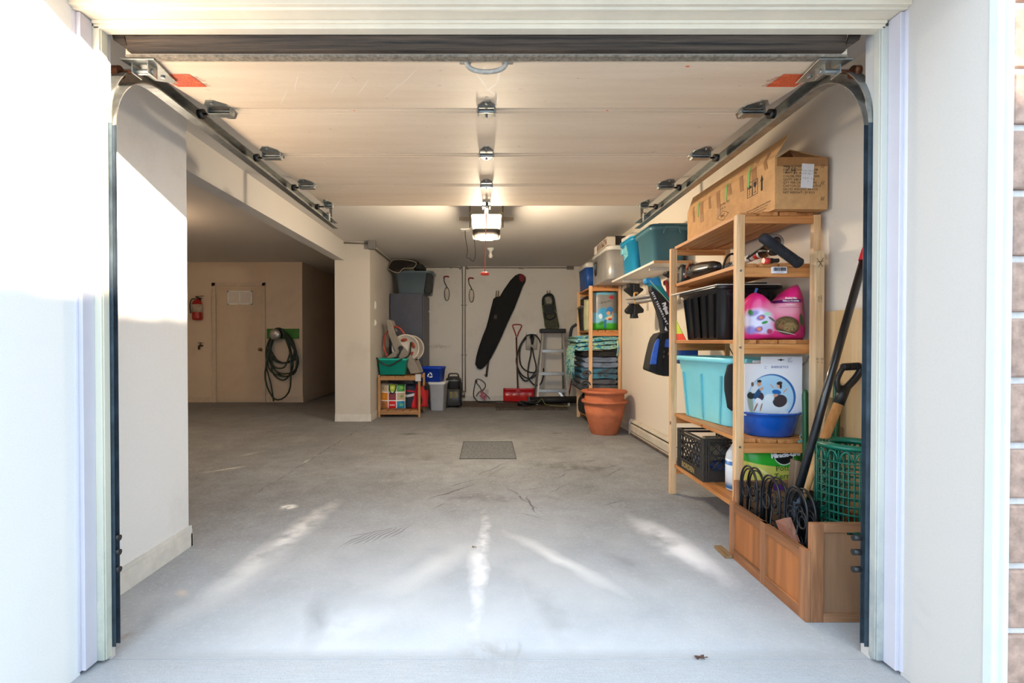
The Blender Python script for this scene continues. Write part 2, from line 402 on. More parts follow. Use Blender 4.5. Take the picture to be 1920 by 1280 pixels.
# exterior surround: reveals, soffit, head and side trims
YF = 1.32
struct('wall_exterior_left', MB().box(-3.4, -1.33, YF, 1.60, -.01, 2.6), WHITEW)
struct('wall_exterior_right', MB().box(1.355, 1.45, YF+.004, 1.60, .0, 2.6), CREAM)
struct('wall_front_left', MB().box(-1.75, -1.29, 1.68, 1.70, 0, 2.6), CREAM)
struct('wall_front_right', MB().box(1.317, 2.6, 1.68, 1.72, 0, 2.6), CREAM)
struct('wall_header', MB().box(-1.8, 2.2, 1.66, 1.72, 2.16, 2.6), CREAM)
struct('ceiling_soffit', MB().box(-1.33, 1.355, YF-.02, 1.62, 2.178, 2.6), TRIMC)
t1 = MB(); t1.box(-1.33, 1.355, 1.575, 1.60, 2.162, 2.178).cyl((-1.33, 1.597, 2.163), (1.355, 1.597, 2.163), .007, 10).box(-1.33, 1.355, 1.60, 1.65, 2.157, 2.2)
struct('trim_head_outer', t1, TRIMC, bevel=.002)
struct('trim_head_inner', MB().box(-1.31, 1.33, 1.65, 1.685, 2.132, 2.2).box(-1.31, 1.33, 1.642, 1.651, 2.146, 2.157), TRIMC, bevel=.002)
def jamb(sx, x0, x1, x2, nm, m2):
    a = MB(); z0 = .012; a.box(*sorted((x0, x1)), 1.60, 1.65, z0, 2.155)
    a.tube([(x0+sx*.012, 1.598, z0), (x0+sx*.012, 1.598, 2.155)], .009, 12)
    struct('trim_jamb_'+nm, a, TRIMW, bevel=.002)
    struct('trim_stop_'+nm, MB().box(*sorted((x0, x2)), 1.65, 1.68, z0, 2.14).box(*sorted((x2, x2+sx*.004)), 1.655, 1.682, z0, 2.14), m2, bevel=.002)
t = NT('weathered_stop', .6); nz = t.noise(4, 6, .7, 1, 1, .5); sp = t.n('ShaderNodeSeparateXYZ'); t.l(t.co, sp.inputs[0])
cc = t.mix(t.math('MULTIPLY', t.ramp(nz.outputs[0], .35, .7), t.ramp(sp.outputs[2], .7, .1)), lin('cfcab6'), lin('7d8a85')); t.color(cc); STOPM = t.m
t = NT('grey_green_stop', .6); nz = t.noise(4, 6, .7, 1, 1, .5); sp = t.n('ShaderNodeSeparateXYZ'); t.l(t.co, sp.inputs[0])
cc = t.mix(t.math('MULTIPLY', t.ramp(nz.outputs[0], .35, .65), t.ramp(sp.outputs[2], .6, .1)), lin('bdbbb0'), lin('5d6c77')); t.color(cc)
jamb(1, -1.345, -1.312, -1.290, 'left', STOPM); jamb(-1, 1.37, 1.338, 1.318, 'right', t.m)
# right exterior corner: white channel then block facing
struct('trim_corner_right', MB().box(1.350, 1.372, YF-.012, YF+.01, .10, 2.6).box(1.372, 1.386, YF-.02, YF+.01, .10, 2.6), mat('white_corner_trim', 'cfd7e0', .45, 0, .04))
BR = mat('stone_block', 'b08f7c', .9, 0, .22, 30, .4)
mt = MB(); mt.box(1.384, 2.6, YF-.004, YF+.12, .17, 2.6)
wb = struct('wall_brick', mt, mat('mortar', 'cfc8c0', .9, 0, .1, 40, .4))
bb = MB(); z = .175; k = 0
while z < 2.5:
    hgt = .17 if k % 3 else .145; x = 1.390+(0 if k % 2 else -.004)
    while x < 2.55:
        L = random.choice((.20, .3, .26)); bb.box(x, x+L-.014, YF-.016, YF+.02, z, z+hgt-.014); x += L
    z += hgt+.004; k += 1
bb.build('brick_facing', BR, wb, bevel=.006)
struct('wall_footing_right', MB().box(1.382, 2.6, YF-.02, YF+.12, 0, .168), mat('footing_concrete', '9aa3aa', .9, 0, .15, 40, .3))

# ---- personnel door in the neighbouring bay (door_2)
DM = mat('cream_door_paint', 'cab59c', .5, 0, .05, 4)
ydoor = 8.83
d2 = bpy.data.objects.new('door_2', None); d2.location = (-4.43, ydoor, 0); COL.objects.link(d2); d2['kind'] = 'structure'; d2['label'] = 'cream painted service door with a louvred vent in the far wall'
fa = pt(398, 530, ydoor); fb = pt(499, 754, ydoor)
fx0, fx1, fz = fa.x, fb.x, fa.z
MB().box(fx0, fx0+.07, ydoor-.03, ydoor, 0, fz).box(fx1-.055, fx1, ydoor-.03, ydoor, 0, fz).box(fx0, fx1, ydoor-.03, ydoor, fz-.06, fz).build('door_frame', NBM, d2, bevel=.004)
MB().box(fx0+.09, fx1-.06, ydoor-.018, ydoor-.001, .02, fz-.075).build('door_leaf', DM, d2)
va = pt(426, 545, ydoor-.03); vb = pt(473, 571, ydoor-.03)
v = MB(); yv = ydoor-.022
v.box(va.x, vb.x, yv-.012, yv, vb.z, vb.z+.025).box(va.x, vb.x, yv-.012, yv, va.z-.025, va.z).box(va.x, va.x+.025, yv-.012, yv, vb.z, va.z).box(vb.x-.025, vb.x, yv-.012, yv, vb.z, va.z)
mxx = (va.x+vb.x)/2; v.box(mxx-.01, mxx+.01, yv-.012, yv, vb.z, va.z)
zz = vb.z+.03
while zz < va.z-.03: v.box(va.x+.025, vb.x-.025, yv-.006, yv, zz, zz+.008); zz += .016
v.build('vent', WHITEP, d2)
kp = pt(488, 655, ydoor-.06)
MB().tube([(kp.x, ydoor-.018, kp.z), (kp.x, ydoor-.06, kp.z)], [.03, .015], 14).lathe([(.001, -.03), (.02, -.024), (.03, 0), (.02, .024), (.001, .03)], (kp.x, ydoor-.08, kp.z), 14).build('door_knob', mat('brass_knob', 'b0946a', .3, .9), d2)

# ---- the raised sectional garage door (door_1)
t = NT('door_skin', .55); nz = t.noise(3, 5, .6, .3, 3, 1); n2 = t.noise(200, 2, .6, .15, 4, 1); n5 = t.noise(25, 5, .7)
cc = t.mix(t.ramp(nz.outputs[0], .3, .7), lin('dcc5aa'), lin('e8d4bb'))
cc = t.mix(t.math('MULTIPLY', t.ramp(n2.outputs[0], .45, .7), .25), cc, lin('b7a590')); cc = t.mix(t.math('MULTIPLY', t.ramp(n5.outputs[0], .66, .72), .35), cc, lin('6d5b4a'))
DS = []
for x_, y_, s_ in ((-.6, 1.98, 60), (-.5, 2.0, 62), (-.38, 2.02, 58), (-.75, 1.95, 65), (-.3, 1.9, 60), (-.86, 2.1, 60)):
    DS.append(('e', x_, y_, .12, .002, -s_, 'efe6d6', .5, .7))
DS += [('e', -.6+.0, 2.25, .006, .004, 0, 'e06a3c', .3, 1), ('e', .55, 2.25, .007, .005, 0, 'e06a3c', .3, 1), ('e', .73, 1.80, .009, .008, 0, 'e06a3c', .3, 1)]
for k_, (ax_, ay_, bx_, by_) in enumerate(((.0, 1.80, -.035, 1.87), (-.035, 1.87, .0, 2.0), (.0, 2.0, .05, 2.1), (.05, 1.82, .04, 1.95), (.04, 1.95, .0, 2.03), (.05, 2.1, .04, 2.2))):
    DS.append(('e', (ax_+bx_)/2, (ay_+by_)/2, math.hypot(bx_-ax_, by_-ay_)/2+.015, .006, math.degrees(math.atan2(by_-ay_, bx_-ax_)), 'efe4d2', .5, .7))
cc = shapes(t, cc, DS, t.co, (0, 1), .01, 8)
t.color(cc); t.bump(n2.outputs[0], .1, .002); DSK = t.m
gd = bpy.data.objects.new('door_1', None); gd.location = (0, 0, 0); COL.objects.link(gd); gd['kind'] = 'structure'; gd['label'] = 'raised beige sectional garage door under the ceiling'
SE = [(1.715, 2.080), (2.228, 2.140), (2.762, 2.142), (3.296, 2.142), (3.83, 2.142)]
DW = 1.25
for i in range(4):
    (y0, z0), (y1, z1) = SE[i], SE[i+1]; g = .0015
    mb = MB(); mb.prism([(-DW, y0+g, z0), (-DW, y1-g, z1), (-DW, y1-g, z1+.045), (-DW, y0+g, z0+.045)], (2*DW, 0, 0))
    for q in ((.02, .05) if i else (.05,)):
        f = q/(y1-y0); mb.box(-DW, DW, y0+q, y0+q+.004, z0+(z1-z0)*f-.0015, z0+(z1-z0)*f+.002)
    mb.build('door_section', DSK, gd)
t = NT('torn_rubber_seal', .75); nz = t.noise(9, 6, .7, .25, 1, 14); n2 = t.noise(40, 3, .7, .1, 1, 12)
t.color(t.mix(t.ramp(nz.outputs[0], .35, .7), lin('1d1814'), lin('5e4c3c'))); t.bump(n2.outputs[0], .6, .004)
mb = MB(); mb.box(-DW+.02, DW-.02, 1.695, 1.716, 2.086, 2.135)
rg = []
for i in range(61):
    x = -DW+.02+(2*DW-.04)*i/60; a = .002*math.sin(i*1.7)+.002*random.random()
    rg.append([Vector((x, 1.698+a, 2.10)), Vector((x, 1.690+a, 2.115)), Vector((x, 1.686+a, 2.13)), Vector((x, 1.69, 2.142+a)), Vector((x, 1.70, 2.142)), Vector((x, 1.705, 2.10))])
mb.ring(rg)
for sx in (-1, 1): mb.prism([(sx*(DW-.02), 1.70, 2.09), (sx*(DW+.03), 1.70, 2.125), (sx*(DW+.04), 1.70, 2.16), (sx*(DW), 1.70, 2.16)], (0, .006, 0))
mb.build('bottom_seal', t.m, gd)
mb = MB(); mb.box(-DW, DW, 1.714, 1.745, 2.076, 2.083); mb.build('seal_strip', mat('grimy_strip', '9a8b78', .8, 0, .3, 70), gd)
# lift handle
hz = 2.083
hp = bez([(-.07, 1.755, hz), (-.066, 1.757, hz-.015), (-.045, 1.765, hz-.026), (0, 1.77, hz-.03), (.045, 1.765, hz-.026), (.066, 1.757, hz-.015), (.07, 1.755, hz)], 5)
MB().tube(hp, .0085, 10).box(-.095, -.055, 1.742, 1.768, hz-.006, hz+.004).box(.055, .095, 1.742, 1.768, hz-.006, hz+.004).build('lift_handle', mat('worn_handle', 'b9b0a2', .6, .3, .2, 60), gd, bevel=.002)
# hinges: centre and ends
def hinge(x, y, z, wd, end=0):
    mb = MB(); sl_ = .117 if y < 2.3 else 0
    for s_ in (-1, 1):
        a = y+s_*.008; b = y+s_*.10
        q_ = sl_ if s_ < 0 else 0; zf = lambda yy: z+(yy-y)*q_
        mb.prism([(x-wd/2, a, zf(a)), (x+wd/2, a, zf(a)), (x+wd/2, a+s_*.04, zf(a+s_*.04)), (x+wd*.15, b, zf(b)), (x-wd*.15, b, zf(b)), (x-wd/2, a+s_*.04, zf(a+s_*.04))], (0, 0, -.004))
        mb.cyl((x, y+s_*.075, zf(y+s_*.075)-.003), (x, y+s_*.075, zf(y+s_*.075)-.011), .007, 6)
    mb.cyl((x-wd/2-.006, y, z-.014), (x+wd/2+.006, y, z-.014), .008, 10)
    for s_ in (-1, 1): mb.box(x+s_*wd/2-.003, x+s_*wd/2+.003, y-.018, y+.018, z-.03, z)
    if end:
        mb.box(x-wd/2, x+wd/2, y-.02, y+.02, z-.034, z-.030)
    o = mb.build('hinge', STEEL, gd, bevel=.001)
    if end:
        q = MB(); q.cyl((x-end*.03, y, z-.034+.008), (x+end*.085, y, z-.026), .0055, 10)
        q.tube([(x+end*.075, y, z-.026), (x+end*.10, y, z-.026)], .021, 16)
        q.build('roller', DKSTEEL, o)
    return o
for i, (y, z) in enumerate(SE[1:4]): hinge(0, y, z, .075)
for s_ in (-1, 1):
    for (y, z) in SE[1:4]: hinge(s_*(DW-.055), y, z, .10, s_)
    hinge(s_*(DW-.05), SE[4][0]-.07, SE[4][1], .06, s_)
    # bottom corner bracket with roller
    mb = MB(); X = s_*(DW-.025); mb.prism([(X-s_*.07, 1.72, 2.074), (X+s_*.05, 1.72, 2.074), (X+s_*.05, 1.90, 2.095), (X-s_*.02, 1.93, 2.099)], (0, 0, -.005))
    mb.box(X-.03, X-.026, 1.75, 1.80, 2.04, 2.078).box(X+.026, X+.03, 1.75, 1.80, 2.04, 2.078).cyl((X-.035, 1.775, 2.055), (X+.035, 1.775, 2.055), .010, 12).cyl((X-.01*s_, 1.86, 2.09), (X-.01*s_, 1.86, 2.078), .008, 6)
    b_ = mb.build('bottom_bracket', STEEL, gd, bevel=.001)
    MB().cyl((X, 1.775, 2.055), (X+s_*.10, 1.775, 2.055), .006, 10).tube([(X+s_*.085, 1.775, 2.055), (X+s_*.108, 1.775, 2.055)], .022, 18).build('roller', mat('rusty_roller', '8a5232', .6, .5, .4, 60), b_)
# arm bracket at the opener end
MB().box(-.03, .03, 3.70, 3.79, 2.133, 2.142).box(-.03, -.024, 3.70, 3.78, 2.10, 2.14).box(.024, .03, 3.70, 3.78, 2.10, 2.14).cyl((-.035, 3.74, 2.115), (.035, 3.74, 2.115), .006).build('arm_bracket', STEEL, gd)
# warning stickers
def sticker(pxs, x0, x1, y0, y1, lines, flip=1):
    z = 2.083+(y0-1.74)*.12
    mb = MB(); zz = lambda y: SE[0][1]+(y-SE[0][0])*(.06/.513)-.0016
    mb.add([(x0, y0, zz(y0)), (x1, y0, zz(y0)), (x1, y1, zz(y1)), (x0, y1, zz(y1))], [(0, 1, 2, 3), ], 0)
    n = 7
    for i in range(n):
        yy = y0+(y1-y0)*(i+.7)/(n+.6); mb.text(lines[i % len(lines)], .013, face_mx(((x0+x1)/2, yy, zz(yy)-.0008), (1, 0, 0), (0, -1, 0)), 1)
    mb.build('warning_label', [mat('orange_sticker', 'f06a3e', .5, 0, .05), mat('orange_print', '9a3016', .6, 0, 0)], gd)
WL = ['WARNING', 'GARAGE DOOR IS UNDER', 'EXTREME SPRING TENSION', 'DO NOT REMOVE OR ADJUST']
sticker(0, -1.235, -1.12, 1.865, 1.985, WL); sticker(0, 1.12, 1.235, 1.865, 1.985, WL)

# ---- door tracks
def track(sx, label):
    r = thing('door_track', label, 'door track', (sx*1.285, 1.67, 0), 'garage door tracks')
    X = sx*1.328; xi = sx*1.285; R = .27; dv_ = -.010 if sx < 0 else .016; z1 = 2.105
    P = [(1.694, .04), (1.694, z1-R-.0)]
    for k in range(1, 13): a = PI/2*k/12; P.append((1.694+R*(1-math.cos(a)), z1-R+R*math.sin(a)))
    P.append((4.28, z1-.012))
    # channel: web + two lips; profile offsets (x, normal offset)
    prof = [(xi, -.022), (xi, -.026), (X+sx*.002, -.026), (X+sx*.002, .026), (xi, .026), (xi, .022), (X, .022), (X, -.022)]
    rings = []
    for i, (y, z) in enumerate(P):
        a = P[max(i-1, 0)]; b = P[min(i+1, len(P)-1)]; d = Vector((b[0]-a[0], b[1]-a[1])).normalized(); n = Vector((-d.y, d.x))
        t_ = 0 if z < z1-R+.01 else min(1, (z-z1+R)/R); hw = .42+.58*t_; dx = sx*dv_*(1-t_)
        rings.append([Vector((x+dx, y+n.x*o*hw, z+n.y*o*hw)) for x, o in prof])
    v_ = rings[:2]; h_ = rings[1:]
    MB().ring(v_, 0, False).build('vertical_track', mat('blue_grey_track', '50606e', .4, .7, .25, 10), r)
    MB().ring(h_, 0, False).build('horizontal_track', STEEL, r)
    # angle hanger at the back end and header bracket
    m = MB(); xh = X+sx*.004
    m.box(*sorted((xh, xh+sx*.004)), 4.20, 4.222, 2.07, 2.45).box(*sorted((xh-sx*.02, xh)), 4.20, 4.204, 2.07, 2.45)
    for q in range(8): m.cyl((xh-sx*.015, 4.198, 2.10+q*.045), (xh-sx*.015, 4.2, 2.10+q*.045), .006, 8)
    m.box(*sorted((X-sx*.045, X+sx*.004)), 4.02, 4.06, 2.075, 2.14)
    m.build('rear_hanger', STEEL, r)
    m = MB()
    for zq in (.30, .36, .41): m.cyl((xi-sx*.014, 1.70, zq), (xi+sx*.012, 1.70, zq), .011, 8)
    each(m, 'track_bolt', BLACK, r)
    return r
track(-1, 'galvanised curved track running beside the sunlit left wall'); track(1, 'galvanised curved track running above the cardboard box side')

# ---- floor patch, heater
a = FL(868, 828); b = FL(964, 828); a2 = FL(863, 860); b2 = FL(967, 860)
fp = thing('floor_hatch', 'square textured hatch cover set flush in the concrete floor', 'hatch', ((a[0]+b[0])/2, (a[1]+a2[1])/2, 0))
x0, x1, y0, y1 = a2[0], b2[0], a2[1], a[1]
MB().box(x0, x1, y0, y1, .0, .003).build('cover', mat('hatch_cover', '787d82', .8, 0, .3, 45, .5), fp)
m = MB(); e = .008; m.box(x0-e, x1+e, y0-e, y0, 0, .005).box(x0-e, x1+e, y1, y1+e, 0, .005).box(x0-e, x0, y0, y1, 0, .005).box(x1, x1+e, y0, y1, 0, .005)
m.build('rim', mat('hatch_rim', '55524f', .8, 0, .2, 40), fp)
# ================================================================ ceiling fittings
# opener with its lamp
oy = 4.85
op = thing('door_opener', 'white garage door opener with a lit lamp cover hanging from the ceiling', 'door opener', (0, oy, 2.28))
LAMPM = mat('lamp_lens', 'fff0d0', .5, 0, 0, emit=2.2)
MB().rr([(0, oy+.10, 2.14, .27, .30, .05), (0, oy+.10, 2.17, .29, .32, .05), (0, oy+.10, 2.315, .29, .32, .05), (0, oy+.10, 2.33, .27, .3, .05)]).build('housing', mat('opener_grey', 'd0ccc4', .4), op)
MB().rr([(0, oy-.07, 2.165, .25, .05, .02), (0, oy-.085, 2.20, .275, .09, .03), (0, oy-.085, 2.295, .29, .09, .03), (0, oy-.07, 2.315, .29, .06, .02)]).build('lamp_cover', LAMPM, op)
MB().rr([(0, oy-.05, 2.105, .22, .14, .05), (0, oy-.05, 2.112, .25, .2, .06), (0, oy-.05, 2.16, .268, .2, .06), (0, oy-.05, 2.168, .26, .18, .05)]).build('bottom_band', mat('opener_dark', '2a231d', .6), op)
MB().rr([(0, oy-.02, 2.088, .14, .10, .03), (0, oy-.02, 2.106, .16, .13, .04)]).build('lamp_lens', LAMPM, op)
for s_ in (-1, 1):
    m = MB()
    m.box(s_*.14-.02, s_*.14+.02, oy-.1, oy-.07, 2.31, 2.335)
    m.box(*sorted((s_*.15, s_*.27)), oy+.05, oy+.054, 2.29, 2.325)
    m.box(*sorted((s_*.155, s_*.17)), oy+.045, oy+.05, 2.22, 2.45)
    for q in range(4): m.cyl((s_*(.175+q*.027), oy+.048, 2.308), (s_*(.175+q*.027), oy+.05, 2.308), .006, 8)
    m.build('hanger_bracket', mat('bracket_tan', '5f564b', .5, .5), op)
MB().bar((0, 3.2, 2.225), (0, oy-.1, 2.30), .035, .03).build('rail', STEEL, op)
m = MB(); m.tube(bez([(0, 3.74, 2.115), (.01, 3.9, 2.15), (.0, 4.05, 2.225)], 5), .012, 8).box(-.02, .02, 4.0, 4.12, 2.21, 2.26)
m.build('trolley_arm', mat('brown_arm', '8b7358', .5, .6), op)
pl_ = bpy.data.lights.new('opener_lamp', 'POINT'); pl_.energy = 72; pl_.color = (1, .80, .56); pl_.shadow_soft_size = .07
po = bpy.data.objects.new('opener_lamp', pl_); po.location = (0, oy-.10, 1.99); COL.objects.link(po)
# pull cord
pc = thing('pull_cord', 'red release cord with a red disc handle hanging from the opener arm', 'pull cord', (-.01, 4.05, 2.2))
MB().tube([(0, 4.06, 2.21), (-.012, 4.06, 1.655)], .0035, 6).build('cord', mat('cord_red', 'd8583f', .6), pc)
MB().lathe([(.001, .012), (.02, .012), (.036, .006), (.036, -.006), (.03, -.012), (.001, -.014)], (-.013, 4.06, 1.648), 20).build('handle', mat('handle_red', 'e2452f', .4), pc)
# ceiling outlet and cords
cp_ = pt(872, 440, 6.0)
co = thing('ceiling_outlet', 'small white ceiling outlet with dark cords plugged in behind the opener', 'outlet', (cp_.x, 6.0, CZ))
MB().rr([(cp_.x, 6.0, CZ-.014, .10, .11, .01), (cp_.x, 6.0, CZ, .12, .12, .01)]).build('plate', WHITEP, co)
MB().tube(bez([(cp_.x, 6, CZ-.01), (cp_.x+.005, 6, CZ-.10), (cp_.x+.03, 5.98, CZ-.25), (cp_.x+.02, 5.97, CZ-.34), (cp_.x+.045, 5.97, CZ-.35)]), .005, 6).tube(bez([(-.13, 5.2, 2.2), (-.12, 5.4, 2.05), (-.15, 5.6, 2.0), (cp_.x+.05, 5.97, CZ-.35)]), .004, 6).build('cord', BLACK, co)
bp = pt(920, 470, 7.2)
cb_ = thing('ceiling_bulb', 'bare bulb in a white ceiling holder behind the opener', 'light bulb', (bp.x, 7.2, CZ))
MB().lathe([(.055, 0), (.05, -.02), (.03, -.03), (.024, -.06), (.001, -.06)], (bp.x, 7.2, CZ), 20).build('lamp_holder', WHITEP, cb_)
MB().lathe([(.012, -.055), (.018, -.075), (.03, -.10), (.031, -.12), (.022, -.14), (.001, -.147)], (bp.x, 7.2, CZ), 20).build('bulb', mat('frosted_bulb', 'e8e2d6', .3, 0, 0), cb_)

# conduits
CONM = mat('conduit', '857f76', .45, .5, .1)
yb = BY-.015
cn = thing('conduit', 'thin metal conduit across the top of the back wall and down to a floor box', 'conduit', (-.35, yb, 2.3))
A = [pt(745, 502, yb), pt(850, 501, yb), pt(862, 505, yb), pt(867, 516, yb), pt(867, 735, yb)]
B = [pt(1066, 502, yb), pt(890, 502, yb), pt(878, 505, yb), pt(872.5, 516, yb), pt(872.5, 735, yb)]
each(MB().tube(bez(A, 5), .010, 8).tube(bez(B, 5), .010, 8), 'pipe', CONM, cn)
m = MB()
for px, py in ((867, 572), (867, 665), (873, 572), (873, 665), (845, 502), (975, 503), (980, 503)):
    p = pt(px, py, yb); m.box(p.x-.022, p.x+.022, yb-.014, yb+.014, p.z-.008, p.z+.008)
each(m, 'pipe_strap', CONM, cn)
p = pt(868, 735, yb); MB().rr([(p.x-.01, yb-.03, p.z-.09, .1, .08, .01), (p.x-.01, yb-.03, p.z+.03, .1, .08, .01)]).build('floor_box', CONM, cn)
p = pt(1069, 502, yb); MB().box(p.x-.06, p.x+.06, yb-.05, yb+.015, p.z-.03, p.z+.03).build('junction_box', mat('box_grey', '7f7a73', .5, .4), cn, bevel=.004)
yc = 6.69
c2 = thing('conduit', 'conduit with a square grey junction box at the top of the column corner', 'conduit', (-1.56, yc, 2.4))
p = pt(697, 459, yc-.03)
MB().box(p.x-.045, p.x+.05, yc-.07, yc+.02, p.z-.06, p.z+.065).build('junction_box', mat('box_zinc', '8f8d8a', .45, .5), c2, bevel=.005)
q = pt(643, 455, yc); r = pt(740, 489, BY-.05)
MB().tube([(q.x, yc, q.z), (p.x, yc, p.z+.02)], .010, 8).tube([(LX+.015, yc, p.z), (LX+.015, 7.9, 2.40), (LX+.015, 8.85, 2.38)], .012, 8).build('pipe', CONM, c2)
# switches on the column side
for py, lb, h_ in ((572, 'upper white remote holder on the side of the column', .11), (605, 'lower slim white switch plate on the side of the column', .085)):
    d = FPX*(-1*LX)/(CX-703.5)
    p = pt(703.5, py, d); X = LX
    s = thing('wall_switch', lb, 'switch', (X, d, p.z))
    MB().box(X, X+.010, d-.04, d+.04, p.z-h_/2, p.z+h_/2).build('plate', WHITEP, s, bevel=.003)
    MB().box(X+.010, X+.022, d-.015, d+.015, p.z-h_/4, p.z+h_/4).build('rocker', mat('switch_button', 'd8d4cc', .4), s, bevel=.002)

# ================================================================ neighbouring bay
nl = thing('ceiling_lamp', 'lit round ceiling lamp in the neighbouring bay behind the left wall', 'ceiling lamp', (-3.9, 5.2, CZN))
MB().lathe([(.16, 0), (.165, -.02), (.15, -.035), (.001, -.035)], (-3.9, 5.2, CZN), 28).build('lamp_base', WHITEP, nl)
MB().lathe([(.14, -.035), (.12, -.075), (.06, -.10), (.001, -.105)], (-3.9, 5.2, CZN), 28).build('lamp_cover', mat('bay_lamp_glass', 'ffe2b8', .5, 0, 0, emit=6), nl)
l2 = bpy.data.lights.new('bay_lamp', 'POINT'); l2.energy = 24; l2.color = (1, .68, .42); l2.shadow_soft_size = .12
o2 = bpy.data.objects.new('bay_lamp', l2); o2.location = (-3.9, 5.2, CZN-.25); COL.objects.link(o2)
ye = 8.76
a = pt(370, 600, ye); b = pt(370, 560, ye); z0, z1 = a.z, b.z
ex = thing('fire_extinguisher', 'red fire extinguisher hung on the wall left of the vented door', 'fire extinguisher', (a.x, ye, z0))
MB().lathe([(.05, 0), (.078, .01), (.082, .04), (.082, z1-z0-.10), (.07, z1-z0-.05), (.03, z1-z0-.015), (.025, z1-z0)], (a.x, ye, z0), 24).build('cylinder', mat('extinguisher_red', 'a8201a', .35, 0, .1), ex)
MB().lathe([(.0835, 0), (.0835, .14)], (a.x, ye, z0+.14), 24).build('label_band', mat('extinguisher_label', 'c9b8a4', .6, 0, .3, 60), ex)
MB().tube(bez([(a.x-.02, ye-.03, z1), (a.x-.08, ye-.04, z1-.02), (a.x-.105, ye-.04, z1-.12), (a.x-.10, ye-.03, z1-.26)]), .010, 8).build('hose', BLACK, ex)
MB().cyl((a.x, ye, z1), (a.x, ye, z1+.035), .022, 12).bar((a.x-.03, ye, z1+.04), (a.x+.11, ye, z1+.05), .02, .012).bar((a.x-.03, ye, z1+.03), (a.x+.09, ye, z1+.01), .02, .012).build('valve_lever', mat('valve', '6b645c', .4, .7), ex)
MB().box(a.x-.03, a.x+.03, ye+.07, 8.83, z1-.2, z1+.02).build('wall_bracket', DKSTEEL, ex)
p = pt(375, 648, 8.76)
fc = thing('wall_tap', 'small dark hose tap on the wall below the fire extinguisher', 'tap', (p.x, 8.8, p.z))
MB().tube(bez([(p.x, 8.83, p.z), (p.x, 8.76, p.z), (p.x, 8.73, p.z-.03), (p.x, 8.73, p.z-.07)]), .017, 10).build('spout', mat('brass_dark', '4c3d2c', .5, .7), fc)
MB().tube([(p.x, 8.77, p.z), (p.x, 8.77, p.z+.05)], .008).lathe([(.001, 0), (.04, 0), (.04, .008), (.001, .008)], (p.x, 8.77, p.z+.05), 12).build('valve_wheel', BLACK, fc)
# green board with hose hub
yg = 8.80
a = pt(500, 616, yg); b = pt(560, 635, yg)
hb = thing('hose_hanger', 'green wall board carrying a round silver hose hub beside the vented door', 'hose hanger', ((a.x+b.x)/2, yg, b.z))
MB().box(a.x, b.x, yg-.0, 8.829, b.z, a.z).build('board', mat('green_board', '2f7d24', .5, 0, .2), hb, bevel=.004)
h = pt(517, 627, yg-.1)
m = MB(); m.tube([(h.x, yg, h.z), (h.x, yg-.14, h.z)], .085, 24); m.build('hub', mat('hub_grey', '6d6a66', .4, .7), hb)
m = MB(); mxh = Matrix.Translation((h.x, yg-.14, h.z)) @ Matrix.Rotation(PI/2, 4, 'X')
m.lathe([(.10, -.015), (.095, 0), (.05, .02), (.001, .028)], (0, 0, 0), 24, mx=mxh); m.build('hub_cap', ALU, hb)
hs = MB(); HM = mat('green_hose', '2b3a2a', .45, 0, .2)
random.seed(3)
for i in range(9):
    wx = .10+.15*random.random(); bot = random.choice((690, 705, 712, 725, 735, 742, 700, 748, 680)); y = yg-.03-.011*i
    zb = pt(0, bot, yg).z; cx = h.x+.02+.05*random.random(); w2 = wx*1.55
    lean = random.uniform(-.04, .12); pts = []
    top = h.z+.10+.006*(i % 3)
    for k in range(28):
        a_ = 2*PI*k/28; q = (1-math.cos(a_))/2
        pts.append((cx+lean*q+(.11*(1-q)+w2*q+.04)*math.sin(a_)+.012*math.sin(5*a_+i), y, top+(zb-top)*q))
    hs.tube(pts, .014, 7, closed=True)
e0 = pt(508, 720, yg-.05); e1 = pt(513, 752, yg-.05); e2 = pt(500, 690, yg-.05)
hs.tube(bez([(h.x-.08, yg-.06, h.z), (h.x-.17, yg-.06, h.z-.4), tuple(e2), tuple(e0), tuple(e1)]), .012, 7)
hs = tag(hs.build('garden_hose', HM), 'long dark green garden hose looped over the silver wall hub', 'hose')
p = pt(513, 752, yg-.05)

# ================================================================ back left corner
CAB = mat('slate_cabinet', '4a4c5a', .45, 0, .12, 5)
x0, x1, y0, y1 = -1.565, -1.02, 8.0, 8.82
zt = pt(0, 550, 8.0).z; zs = pt(0, 646, 8.05).z
cb = thing('storage_cabinet', 'tall dark slate storage cabinet standing in the back left corner', 'cabinet', ((x0+x1)/2, (y0+y1)/2, 0))
MB().box(x0, x1-.02, y0, y1, .03, zt).box(x0+.02, x1-.04, y0+.03, y1-.02, 0, .03).build('body', CAB, cb, bevel=.006)
d_ = MB().box(x1-.018, x1, y0+.004, y1-.004, zs+.004, zt-.006).build('door', CAB, cb, bevel=.004)
MB().cyl((x1, 8.7, zs+.58), (x1+.025, 8.7, zs+.58), .014, 12).build('knob', WHITEP, d_)
d_ = MB().box(x1-.018, x1, y0+.004, y1-.004, .04, zs-.004).build('door', CAB, cb, bevel=.004)
MB().cyl((x1, 8.7, zs-.42), (x1+.025, 8.7, zs-.42), .014, 12).build('knob', WHITEP, d_)

